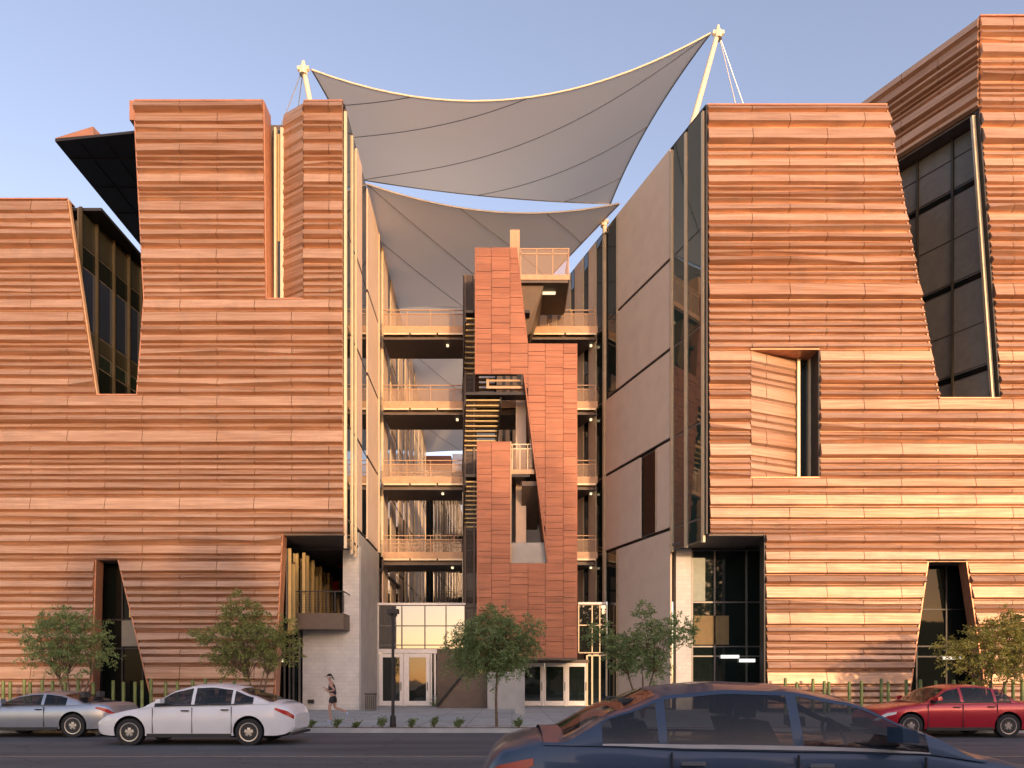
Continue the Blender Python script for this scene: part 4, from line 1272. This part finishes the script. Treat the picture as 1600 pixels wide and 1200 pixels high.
def shrub(px, Y, w, h, seed, label):
    r = random.Random(seed)
    t = thing('shrub', at(px, Y), label, 'shrub', 'low shrubs in the planting strip')
    bx, by, bz = t['org']
    lv, lf = [], []
    st = MB()
    for k in range(14):
        a = r.uniform(0, 6.28); sp = r.uniform(.2, 1) * w
        tip = Vector((bx + math.cos(a) * sp, by + math.sin(a) * sp * .8, bz + h * r.uniform(.55, 1.05)))
        st.tube((bx, by, bz - .05), tip, .008, .004, 3, False)
        for j in range(16):
            c = Vector((bx, by, bz)).lerp(tip, r.uniform(.3, 1.02)) + Vector((r.gauss(0, .03),) * 3)
            d = Vector((r.uniform(-1, 1), r.uniform(-1, 1), r.uniform(-.2, 1))).normalized()
            s = d.cross(Vector((r.random(), r.random(), .3))).normalized()
            n = len(lv); l, ww = r.uniform(.05, .10), r.uniform(.014, .026)
            lv.extend([tuple(c), tuple(c + d * l * .5 + s * ww), tuple(c + d * l), tuple(c + d * l * .5 - s * ww)]); lf.append((n, n + 1, n + 2, n + 3))
    st.build('stem', M['bark'], t)
    mesh_obj('foliage', lv, lf, M['leaf'], t)
SH = [(487, 21.7, .14, .18, 'small low shrub in the planting strip, left of the jogger'),
      (526, 21.6, .16, .24, 'small green shrub in the planting strip just right of the jogger'),
      (556, 21.5, .18, .15, 'flat sparse shrub in the planting strip between jogger and street lamp'),
      (597, 21.6, .20, .30, 'bushy shrub in the planting strip touching the street lamp on its left'),
      (643, 21.5, .18, .26, 'round shrub in the planting strip just right of the street lamp'),
      (678, 21.7, .13, .30, 'narrow upright shrub in the planting strip below the white doors'),
      (717, 21.5, .20, .24, 'wide shrub in the planting strip left of the slim tree trunk'),
      (810, 21.6, .20, .26, 'wide shrub in the planting strip right of the slim tree trunk')]
for i, (px, Y, w, h, lb) in enumerate(SH): shrub(px, Y, w, h, 100 + i, lb)
t = thing('shrub', at(679, 39.6), 'small plant at the foot of the white door frame', 'shrub')
r = random.Random(3)
lv, lf = [], []
bx, by, bz = t['org']
for j in range(160):
    c = Vector((bx + r.gauss(0, .14), by + r.gauss(0, .1), bz + abs(r.gauss(0, .22))))
    d = Vector((r.uniform(-1, 1), r.uniform(-1, 1), r.uniform(0, 1))).normalized(); s = d.cross(Vector((r.random(), .3, r.random()))).normalized()
    n = len(lv); lv.extend([tuple(c), tuple(c + d * .05 + s * .03), tuple(c + d * .1), tuple(c + d * .05 - s * .03)]); lf.append((n, n + 1, n + 2, n + 3))
mesh_obj('foliage', lv, lf, M['leaf'], t)

# ================================================================== JOGGER
def skin_mesh(pts, edges, radii, root, sub=2):
    me = bpy.data.meshes.new('tmp'); me.from_pydata(pts, edges, [])
    o = bpy.data.objects.new('tmp', me); COL.objects.link(o)
    o.modifiers.new('s', 'SKIN')
    for i, rr_ in enumerate(radii):
        sv = me.skin_vertices[0].data[i]
        sv.radius = rr_ if isinstance(rr_, tuple) else (rr_, rr_)
        sv.use_root = (i == root)
    m = o.modifiers.new('u', 'SUBSURF'); m.levels = sub; m.render_levels = sub
    dg = bpy.context.evaluated_depsgraph_get(); dg.update()
    ev = o.evaluated_get(dg); em = ev.to_mesh()
    v = [tuple(q.co) for q in em.vertices]; f = [tuple(p.vertices) for p in em.polygons]
    ev.to_mesh_clear()
    bpy.data.objects.remove(o); bpy.data.meshes.remove(me)
    return v, f
JY = 24.4
M['skin'] = plain('skin', (.42, .24, .17), .6, 0, .06)
M['cloth_dark'] = plain('cloth_dark', (.03, .032, .045), .85, 0, .2)
M['cloth_black'] = plain('cloth_black', (.02, .02, .022), .85, 0, .2)
M['shoe'] = plain('shoe', (.35, .42, .62), .6, 0, .1)
M['hair'] = plain('hair', (.025, .018, .014), .7)
jg = thing('person', (PX(521, JY), JY, GND), 'jogger in dark tank top, black shorts and cap running along the pavement', 'person')
J = Vector(jg['org'])
def jp(l): return [tuple(J + Vector(p)) for p in l]
# faces -X; y = across
body = [(0, 0, .92), (-.03, 0, 1.08), (-.06, 0, 1.25), (-.08, 0, 1.36), (-.10, 0, 1.44), (-.13, 0, 1.49), (-.14, 0, 1.60),   # 0-6 pelvis..head
        (-.02, -.09, .88), (-.12, -.10, .50), (-.06, -.10, .09), (-.19, -.10, .035),                                            # near leg (planted)  7-10
        (0, .09, .88), (.03, .10, .50), (.42, .10, .38), (.46, .10, .26),                                                  # trailing leg 11-14
        (-.08, -.17, 1.36), (.10, -.22, 1.14), (-.12, -.20, 1.09), (-.19, -.17, 1.12),                                         # near arm 15-18
        (-.08, .17, 1.36), (-.02, .22, 1.12), (-.24, .16, 1.16), (-.31, .13, 1.20)]
be = [(0, 1), (1, 2), (2, 3), (3, 4), (4, 5), (5, 6), (0, 7), (7, 8), (8, 9), (9, 10), (0, 11), (11, 12), (12, 13), (13, 14), (3, 15), (15, 16), (16, 17), (17, 18), (3, 19), (19, 20), (20, 21), (21, 22)]
br = [(.11, .13), (.09, .115), (.10, .125), (.09, .11), .05, .052, .088, .088, .056, .04, .03, .088, .056, .04, .03, .05, .04, .034, .03, .05, .04, .034, .03]
v, f = skin_mesh(jp(body), be, br, 0)
jb = mesh_obj('body', v, f, M['skin'], jg, True)
def part_skin(name, idx, infl, mat, ends=None):
    pts = [body[i] for i in idx[0]]
    v, f = skin_mesh(jp(pts), idx[1], [((br[i] if isinstance(br[i], tuple) else (br[i], br[i]))[0] + infl, (br[i] if isinstance(br[i], tuple) else (br[i], br[i]))[1] + infl) for i in idx[0]], 0)
    return mesh_obj(name, v, f, M[mat], jg, True)
part_skin('tank_top', ([0, 1, 2, 3], [(0, 1), (1, 2), (2, 3)]), .018, 'cloth_dark')
sh = [(0, 0, .95), (-.01, 0, .86), (-.02, -.09, .86), (-.075, -.10, .66), (0, .09, .86), (.018, .10, .66)]
v, f = skin_mesh(jp(sh), [(0, 1), (1, 2), (2, 3), (1, 4), (4, 5)], [(.13, .15), .11, .10, .095, .10, .095], 0)
mesh_obj('shorts', v, f, M['cloth_black'], jg, True)
for (p, q) in (((-.05, -.10, .05), (-.20, -.10, .03)), ((.44, .10, .36), (.485, .10, .22))):
    v, f = skin_mesh(jp([p, q]), [(0, 1)], [.05, .038], 0)
    mesh_obj('shoe', v, f, M['shoe'], jg, True)
for (w, fw) in (((-.19, -.17, 1.12), (-1, .1, .25)), ((-.31, .13, 1.20), (-1, -.1, .4))):
    hv = MB(); d = Vector(fw).normalized(); side = Vector((0, 1, 0))
    base_ = J + Vector(w) + d * .06
    for k in range(4):
        s = base_ + side * (-.025 + .017 * k)
        m_ = s + d * .035; e_ = m_ + Vector((.01, 0, -.03))
        hv.tube(s - d * .04, m_, .011, .009, 5).tube(m_, e_, .009, .007, 5)
    s = base_ - d * .04 + Vector((0, 0, .02)); hv.tube(s, s + d * .05 + Vector((0, 0, .02)), .012, .008, 5)
    hv.build('hand', M['skin'], jg, True)
hc = J + Vector((-.135, 0, 1.60))
cv = []
mb = MB()
for j in range(5):
    th0, th1 = j / 5 * 1.45, (j + 1) / 5 * 1.45
    for i in range(12):
        a0, a1 = i / 12 * 6.283, (i + 1) / 12 * 6.283
        P_ = lambda th, a: (hc.x + .108 * math.sin(th) * math.cos(a), hc.y + .1 * math.sin(th) * math.sin(a), hc.z + .02 + .115 * math.cos(th))
        mb.poly([P_(th0, a0), P_(th1, a0), P_(th1, a1), P_(th0, a1)])
cap = mb.build('cap', M['cloth_black'], jg, True)
MB().box(hc.x - .20, hc.x - .09, hc.y - .07, hc.y + .07, hc.z + .03, hc.z + .045).build('cap_visor', M['cloth_black'], cap)
MB().tube((hc.x + .08, hc.y, hc.z + .02), (hc.x + .17, hc.y, hc.z - .10), .035, .012, 7).build('hair', M['hair'], jg, True)
MB().tube((hc.x - .085, hc.y, hc.z - .005), (hc.x - .118, hc.y, hc.z - .03), .012, .016, 6).build('nose', M['skin'], jg, True)
for s in (-1, 1):
    MB().tube((hc.x - .088, hc.y + s * .035, hc.z + .012), (hc.x - .098, hc.y + s * .035, hc.z + .012), .012, .01, 6).build('eye', M['black'], jg)
    MB().tube((hc.x + .01, hc.y + s * .085, hc.z - .01), (hc.x + .01, hc.y + s * .105, hc.z - .005), .03, .025, 7).build('ear', M['skin'], jg, True)
MB().tube((hc.x - .085, hc.y - .025, hc.z - .055), (hc.x - .085, hc.y + .025, hc.z - .055), .009, .009, 5).build('mouth', M['tail'], jg)

# ================================================================== CARS
def interp(tab, x):
    if x <= tab[0][0]: return tab[0][1]
    for (x0, y0), (x1, y1) in zip(tab, tab[1:]):
        if x <= x1:
            t = (x - x0) / (x1 - x0)
            t = t * t * (3 - 2 * t) * .5 + t * .5
            return lerp(y0, y1, t)
    return tab[-1][1]

def car(name, label, loc, mat, spec, facing):
    """side view along x with the nose at -x; facing -1 keeps it so, +1 turns the car round"""
    L, W = spec['L'], spec['W']
    t = thing(name, (0, 0, 0), label, 'car')
    hl = L / 2
    top, hw0 = spec['top'], W / 2
    wr = spec.get('wr', .33)
    xf, xb = -hl + spec['fo'], hl - spec['ro']
    # lower body loft
    NX = 44
    def halfw(x):
        u = abs(x) / hl
        return hw0 * (1 - .16 * max(0, (u - .72) / .28) ** 2.0 - .02 * u)
    def zbot(x):
        u = abs(x) / hl
        return .19 + .10 * max(0, (u - .8) / .2) ** 2
    rings = []
    for i in range(NX + 1):
        s = -1 + 2 * i / NX
        x = hl * math.copysign(abs(s) ** .82, s) if abs(s) > 0 else 0
        zt_, zb, w = interp(top, x), zbot(x), halfw(x)
        u = abs(x) / hl
        end = max(0, (u - .93) / .07)
        zt_ = lerp(zt_, lerp(zb, zt_, .72), end ** 2)
        zb = zb + .10 * end ** 2
        w *= 1 - .20 * end ** 2
        h = zt_ - zb
        half = [(w * .80, zb), (w * .955, zb + .05), (w * .975, zb + h * .22), (w * .995, zb + h * .42), (w, zb + h * .58), (w * .99, zb + h * .72),
                (w * .975, zt_ - h * .12), (w * .94, zt_ - .035), (w * .86, zt_), (w * .5, zt_ + .018), (0, zt_ + .025)]
        rings.append([(x, -y, z) for y, z in half] + [(x, y, z) for y, z in half[-2::-1]])
    v, f = [], []
    m = len(rings[0])
    for rg in rings: v += rg
    for i in range(NX):
        for j in range(m - 1):
            f.append((i * m + j, (i + 1) * m + j, (i + 1) * m + j + 1, i * m + j + 1))
        f.append((i * m + m - 1, (i + 1) * m + m - 1, (i + 1) * m, i * m))
    f.append(tuple(range(m - 1, -1, -1)))
    f.append(tuple(NX * m + j for j in range(m)))
    bo = mesh_obj('body', v, f, [mat, M['black']], t)
    cut = MB()
    for x in (xf, xb): cut.tube((x, -W, wr + .02), (x, W, wr + .02), wr + .055, n=28)
    co = cut.build('cut', M['black'])
    md = bo.modifiers.new('b', 'BOOLEAN'); md.operation = 'DIFFERENCE'; md.object = co; md.solver = 'EXACT'
    dg = bpy.context.evaluated_depsgraph_get(); dg.update()
    nm = bpy.data.meshes.new_from_object(bo.evaluated_get(dg))
    bo.modifiers.clear(); old = bo.data; bo.data = nm; bpy.data.meshes.remove(old)
    bpy.data.objects.remove(co)
    nm.materials.clear(); nm.materials.append(mat); nm.materials.append(M['black'])
    for p in nm.polygons:
        c = p.center
        ia = any(abs(math.hypot(c.x - x, c.z - wr - .02) - (wr + .055)) < .02 and abs(p.normal.y) < .5 for x in (xf, xb))
        p.material_index = 1 if (ia or p.normal.z < -.7) else 0
        p.use_smooth = True
    nm.set_sharp_from_angle(angle=rad(32))
    # cabin
    roof, x0, x1 = spec['roof'], spec['roof'][0][0], spec['roof'][-1][0]
    NC = 48
    def zr(x): return interp(roof, x)
    def zb_(x): return interp(top, x) - .03
    def hb(x): return halfw(x) * .955
    def S_(x, tt, off=0):
        """side surface: tt 0 belt .. 1 roof rail"""
        z0_, z1_ = zb_(x), max(zb_(x) + .02, zr(x) - .07)
        y = hb(x) - spec['tumble'] * (z1_ - z0_) * (tt ** 1.3)
        return (x, y + off, lerp(z0_, z1_, tt))
    def T_(x, s, off=0):
        """top surface: s -1..1 across"""
        _, yr, zrail = S_(x, 1)
        z = zrail + .07 * (1 - abs(s) ** 2.6)
        return (x, s * yr, z + off)
    v, f = [], []
    prof = [0, .10, .5, .93, 1]; acr = [.86, .5, .2, 0, -.2, -.5, -.86]
    marks = [e_ for w_ in spec['win'] for e_ in w_] + list(spec['wind']) + list(spec['rear'])
    xs = [lerp(x0, x1, i / 40) for i in range(41)]
    xs = sorted([x for x in xs if all(abs(x - e_) > .03 for e_ in marks)] + marks)
    for x in xs:
        ring = [S_(x, q) for q in prof]
        ring = [(a_, -b_, c_) for a_, b_, c_ in ring] + [T_(x, -q) for q in acr] + ring[::-1]
        v += ring; m = len(ring)
    for i in range(len(xs) - 1):
        xm = (xs[i] + xs[i + 1]) / 2
        sw = any(p_ < xm < q_ for p_, q_ in spec['win'])
        tw2 = spec['wind'][0] < xm < spec['wind'][1] or spec['rear'][0] < xm < spec['rear'][1]
        for j in range(m - 1):
            if sw and j in (1, 2, m - 4, m - 3): continue
            if tw2 and 5 <= j <= 10: continue
            f.append((i * m + j, (i + 1) * m + j, (i + 1) * m + j + 1, i * m + j + 1))
    mesh_obj('cabin', v, f, mat, t, True)
    # what shows through the glass: seats, dashboard, wheel
    zb0 = zb_(0)
    for (sx, sy) in ((-.05, -.36), (-.05, .36), (.95, -.36), (.95, .36)):
        MB().slab_xz([(sx - .1, zb0 - .3), (sx + .12, zb0 - .3), (sx + .30, zb0 + .20), (sx + .18, zb0 + .22)], sy - .24, sy + .24).build('seat', M['interior'], t)
        B(sx + .24, sx + .34, sy - .13, sy + .13, zb0 + .24, zb0 + .40).build('headrest', M['interior'], t)
    B(x0 + .25, -.62, -hw0 * .8, hw0 * .8, zb0 - .05, zb0 + .04).build('dashboard', M['black'], t)
    sw_ = MB()
    for k in range(12):
        a0, a1 = k / 12 * 6.283, (k + 1) / 12 * 6.283
        Q_ = lambda a_: (-.52 + .07 * math.sin(a_), .36 + .18 * math.cos(a_), zb0 + .06 + .17 * math.sin(a_))
        sw_.tube(Q_(a0), Q_(a1), .016, n=5)
    sw_.build('steering_wheel', M['black'], t)
    def patch(name, fn, us, vs, m_, side):
        v = [fn(u, w_) for u in us for w_ in vs]; nv = len(vs)
        f = [(i * nv + j, (i + 1) * nv + j, (i + 1) * nv + j + 1, i * nv + j + 1) for i in range(len(us) - 1) for j in range(nv - 1)]
        return mesh_obj(name, v, f, m_, t, True)
    lin = lambda a_, b_, n: [lerp(a_, b_, k / n) for k in range(n + 1)]
    for s in (-1, 1):
        for (wa, wb) in spec['win']:
            patch('side_window', lambda x, q, s=s: (S_(x, q)[0], s * (S_(x, q)[1] - .004), S_(x, q)[2]), lin(wa, wb, 12), lin(.08, .95, 5), M['carglass'], s)
        patch('window_trim', lambda x, q, s=s: (S_(x, q)[0], s * (S_(x, q)[1] + .010), S_(x, q)[2]), lin(spec['win'][0][0], spec['win'][-1][1], 30), [.03, .10], M[spec.get('trim', 'black')], s)
    wa, wb = spec['wind']
    patch('windscreen', lambda x, q: T_(x, q, .004), lin(wa, wb, 8), lin(-.88, .88, 10), M['carglass'], 0)
    wa, wb = spec['rear']
    patch('rear_window', lambda x, q: T_(x, q, .004), lin(wa, wb, 8), lin(-.88, .88, 10), M['carglass'], 0)
    # doors as thin seams, handles, sills, mirrors, lamps, number plate surface
    for s in (-1, 1):
        for dx in spec['doors']:
            zz0, zz1 = .30, interp(top, dx) - .05
            q = MB()
            for k in range(6):
                za, zc_ = lerp(zz0, zz1, k / 6), lerp(zz0, zz1, (k + 1) / 6)
                q.box(dx - .006, dx + .006, s * (halfw(dx) * .985), s * (halfw(dx) * 1.003), za, zc_)
            q.build('door_seam', M['black'], t)
        for hx in spec['handles']:
            z = interp(top, hx) - .14
            B(hx - .09, hx + .09, s * halfw(hx) * .97, s * (halfw(hx) + .022), z, z + .028).build('door_handle', M[spec.get('hmat', 'black')], t)
        mx = spec['mirror']
        mz = interp(top, mx) + .06
        yy = s * hb(mx)
        MB().hexa([(mx - .10, yy + s * .02, mz), (mx + .06, yy + s * .02, mz), (mx + .05, yy + s * .22, mz + .01), (mx - .07, yy + s * .22, mz + .01)][::s],
                  [(mx - .09, yy + s * .02, mz + .10), (mx + .06, yy + s * .02, mz + .12), (mx + .05, yy + s * .21, mz + .12), (mx - .06, yy + s * .21, mz + .10)][::s]).build('mirror', mat, t)
        B(xf + wr + .1, xb - wr - .1, s * (hw0 * .955), s * (hw0 * .985), .20, .29).build('sill', M['black'], t)
        def skin_pt(x, rel, off):
            u = abs(x) / hl; en = max(0, (u - .93) / .07)
            zt_, zb = interp(top, x), zbot(x)
            zt_ = lerp(zt_, lerp(zb, zt_, .72), en ** 2); zb += .10 * en ** 2
            w = halfw(x) * (1 - .20 * en ** 2)
            return (x, s * (w * interp([(0, .80), (.08, .955), (.22, .975), (.42, .995), (.58, 1.0), (.72, .99), (.88, .975), (.95, .94)], rel) + off), lerp(zb, zt_, rel))
        for nm_, xa, xb_, r0, r1, mm in (('headlight', -hl + .03, -hl + .52, .60, .82, 'head'), ('tail_light', hl - .42, hl - .02, .66, .86, 'tail')):
            v = []; nn = 9
            for i in range(nn + 1):
                x = lerp(xa, xb_, i / nn)
                k = i / nn if nm_ == 'headlight' else 1 - i / nn
                for off, rr0, rr1 in ((.008, lerp(r0, r0 + .14, k), r1), (-.03, lerp(r0, r0 + .14, k), r1)):
                    v += [skin_pt(x, rr0, off), skin_pt(x, rr1, off)]
            f = []
            for i in range(nn):
                o_ = 4 * i
                f += [(o_, o_ + 4, o_ + 5, o_ + 1), (o_ + 2, o_ + 3, o_ + 7, o_ + 6), (o_ + 1, o_ + 5, o_ + 7, o_ + 3), (o_, o_ + 2, o_ + 6, o_ + 4)]
            f += [(0, 1, 3, 2), (4 * nn, 4 * nn + 2, 4 * nn + 3, 4 * nn + 1)]
            mesh_obj(nm_, v, f, M[mm], t, True)
        for x in (xf, xb):
            y0 = s * (hw0 * .965)
            wv = MB()
            wv.tube((x, y0, wr), (x, y0 - s * .20, wr), wr, wr, 28)
            wo_ = wv.build('wheel', M['tyre'], t, True)
            rm = MB()
            nsp = spec.get('spokes', 5)
            yo = y0 + s * .006
            rm.tube((x, yo + s * .004, wr), (x, yo - s * .02, wr), .06, .06, 12)
            for k in range(nsp):
                a_ = 2 * math.pi * k / nsp + .3
                d = Vector((math.cos(a_), 0, math.sin(a_))); n_ = Vector((-d.z, 0, d.x)) * .034
                c0, c1 = Vector((x, yo, wr)) + d * .04, Vector((x, yo - s * .008, wr)) + d * (wr * .66)
                th = Vector((0, -s * .03, 0))
                rm.hexa([tuple(c0 - n_), tuple(c1 - n_ * 1.3), tuple(c1 + n_ * 1.3), tuple(c0 + n_)], [tuple(c0 - n_ + th), tuple(c1 - n_ * 1.3 + th), tuple(c1 + n_ * 1.3 + th), tuple(c0 + n_ + th)])
            seg = 28
            for k in range(seg):
                a0, a1 = 2 * math.pi * k / seg, 2 * math.pi * (k + 1) / seg
                P_ = lambda a_, r_, o_: (x + math.cos(a_) * r_, yo - s * o_, wr + math.sin(a_) * r_)
                rm.poly([P_(a0, wr * .63, .002), P_(a1, wr * .63, .002), P_(a1, wr * .71, .0), P_(a0, wr * .71, .0)])
                rm.poly([P_(a0, wr * .63, .002), P_(a0, wr * .63, .03), P_(a1, wr * .63, .03), P_(a1, wr * .63, .002)])
            rm.build('rim', M['rim'], wo_)
            dk = MB().tube((x, yo - s * .003, wr), (x, yo - s * .03, wr), wr * .63, wr * .63, 24)
            dk.build('brake_disc', M['black'], wo_)
    B(-hl - .005, -hl + .06, -.55, .55, .36, .50).build('grille', M['black'], t)
    B(hl - .05, hl + .006, -.26, .26, .58, .70).build('number_plate', M['frame_white'], t)
    bz = .34
    for (xx0, xx1) in ((-hl + .01, -hl + .12), (hl - .12, hl - .01)):
        B(xx0, xx1, -W * .40, W * .40, .24, .30).build('bumper_trim', M['black'], t)
    t.location = loc
    t.rotation_euler = (0, 0, 0 if facing < 0 else math.pi)
    return t

white = paint('white_paint', (.72, .73, .75), .0, .3)
silver = paint('silver_paint', (.36, .40, .46), .6, .3)
navy = paint('navy_paint', (.035, .06, .105), .4, .42)
red = paint('red_paint', (.42, .012, .03), .2, .25)
sedan = dict(L=4.75, W=1.82, fo=.93, ro=1.05, tumble=.42, wr=.33,
             top=[(-2.4, .62), (-2.1, .76), (-1.5, .88), (-.95, .97), (-.2, .98), (.8, 1.0), (1.5, 1.04), (2.0, 1.05), (2.4, .92)],
             roof=[(-1.25, .93), (-.85, 1.15), (-.35, 1.40), (.05, 1.485), (.45, 1.50), (.85, 1.465), (1.25, 1.33), (1.75, 1.08), (1.85, 1.03)],
             win=[(-.86, -.02), (.06, .92), (.99, 1.40)], wind=(-1.12, -.36), rear=(.98, 1.68), doors=[-.95, .02, .98], handles=[-.15, .82], mirror=-.72)
wc = dict(sedan)
wc.update(L=4.9, roof=[(-1.35, .93), (-.9, 1.16), (-.4, 1.42), (.0, 1.51), (.45, 1.525), (.95, 1.46), (1.45, 1.27), (2.05, 1.06), (2.15, 1.02)],
          rear=(1.1, 1.95), win=[(-.92, -.02), (.06, .96), (1.03, 1.5)])
Yw = 17.6
car('parked_car'.replace('parked_', ''), 'white fastback sedan driving left in front of the posts, before the left building', (PX(300, 16.75), Yw, 0), white, wc, -1)
cp = dict(sedan)
cp.update(L=4.5, W=1.80,
          top=[(-2.3, .56), (-2.0, .70), (-1.4, .82), (-.9, .90), (-.2, .91), (.8, .92), (1.4, .95), (1.9, .96), (2.3, .84)],
          roof=[(-1.2, .86), (-.8, 1.05), (-.35, 1.23), (.05, 1.29), (.4, 1.30), (.75, 1.26), (1.15, 1.14), (1.55, .98), (1.65, .94)],
          win=[(-.82, .30), (.38, 1.0)], rear=(.85, 1.5), doors=[-.85, .40], handles=[.25], wind=(-1.08, -.36))
car('car', 'low silver coupe cut off by the left edge of the photo', (PX(72, 19.8), 20.0, 0), silver, cp, -1)
rc = dict(sedan)
rc.update(L=4.7, top=[(-2.35, .58), (-2.05, .80), (-1.5, .90), (-.95, .97), (-.2, .98), (.8, .99), (1.4, 1.0), (2.0, 1.0), (2.35, .88)],
          roof=[(-1.15, .93), (-.75, 1.16), (-.3, 1.42), (.1, 1.50), (.5, 1.505), (.9, 1.46), (1.2, 1.34), (1.6, 1.05), (1.7, .98)])
car('car', 'red sedan driving left before the right building', (PX(1478, 19.7) + .05, 19.95, 0), red, rc, -1)
dc = dict(sedan)
dc.update(L=4.9, W=1.86,
          top=[(-2.45, .66), (-2.1, .84), (-1.5, .96), (-.95, 1.03), (-.2, 1.045), (.8, 1.06), (1.5, 1.09), (2.0, 1.10), (2.45, .98)],
          roof=[(-1.45, .99), (-1.0, 1.22), (-.45, 1.46), (.0, 1.545), (.5, 1.56), (.95, 1.52), (1.35, 1.38), (1.85, 1.14), (1.95, 1.09)],
          win=[(-1.0, -.04), (.04, 1.0), (1.07, 1.5)], wind=(-1.3, -.45), rear=(1.05, 1.78), trim='cable', hmat='rim')
car('car', 'dark navy sedan driving right, closest to the camera, mostly below the picture edge', (PX(1250, 5.2), 6.1, 0), navy, dc, 1)

# ================================================================== ADDED ACROSS THE STREET (unseen behind the camera: it shades the road and shows in the glass)
OB = thing('sun_blocking_building', (10, -30, GND), 'low pale building added behind the viewer to block the sun from the street', 'building')  # unseen block added to keep the low sun off the road
B(-6, 110, -34, -26, GND, 9.4).build('wall', M['tan'], OB)
B(-6.2, 110.2, -34.2, -25.8, 9.4, 9.8).build('parapet', M['concrete'], OB)
wp = B(-5, -2, -25.99, -25.92, 2.0, 4.6).build('window', M['glass'], OB)
wo_ = B(-5, -2, -25.99, -25.92, 5.6, 8.2).build('window', M['glass'], OB)
for k in range(1, 26):
    for q in (wp, wo_):
        c = q.copy(); COL.objects.link(c); c.location.x = 4.3 * k
r = random.Random(77)
big = [(29.6, 23.5), (25.3, 22.5), (21.0, 19.5), (16.5, 17.5), (11.0, 17.0), (5.5, 16.2)]  # unseen trees added, heights set to shade the stair tower and left front
for i, (x, h) in enumerate(big):
    b = (x, -22.0 + (i % 2) * 1.5, GND)
    lv, lf = [], []
    t = thing('sun_blocking_tree', b, 'tall dark tree added behind the viewer to cast shade, %s from the right' % ORD[i], 'tree', 'unseen trees added to cast shade')
    MB().tube(b, (x, b[1], h * .6), .3, .16, 10).build('trunk', M['bark'], t, True)
    for k in range(5200):
        while True:
            u = Vector((r.uniform(-1, 1), r.uniform(-1, 1), r.uniform(-1, 1)))
            if u.length < 1: break
        c = Vector((x + u.x * 2.9, b[1] + u.y * 3.0, h * .56 + u.z * h * .44))
        d = Vector((r.uniform(-1, 1), r.uniform(-1, 1), r.uniform(-1, 1))).normalized()
        s = d.cross(Vector((r.random(), r.random(), r.random()))).normalized()
        n = len(lv); l = r.uniform(.35, .75)
        lv.extend([tuple(c), tuple(c + d * l * .5 + s * l * .3), tuple(c + d * l), tuple(c + d * l * .5 - s * l * .3)]); lf.append((n, n + 1, n + 2, n + 3))
    mesh_obj('crown', lv, lf, M['leaf_dark'], t)

for o in bpy.data.objects:
    if 'org' in o: del o['org']
print('panels', nL, nR, 'objects', len(bpy.data.objects))
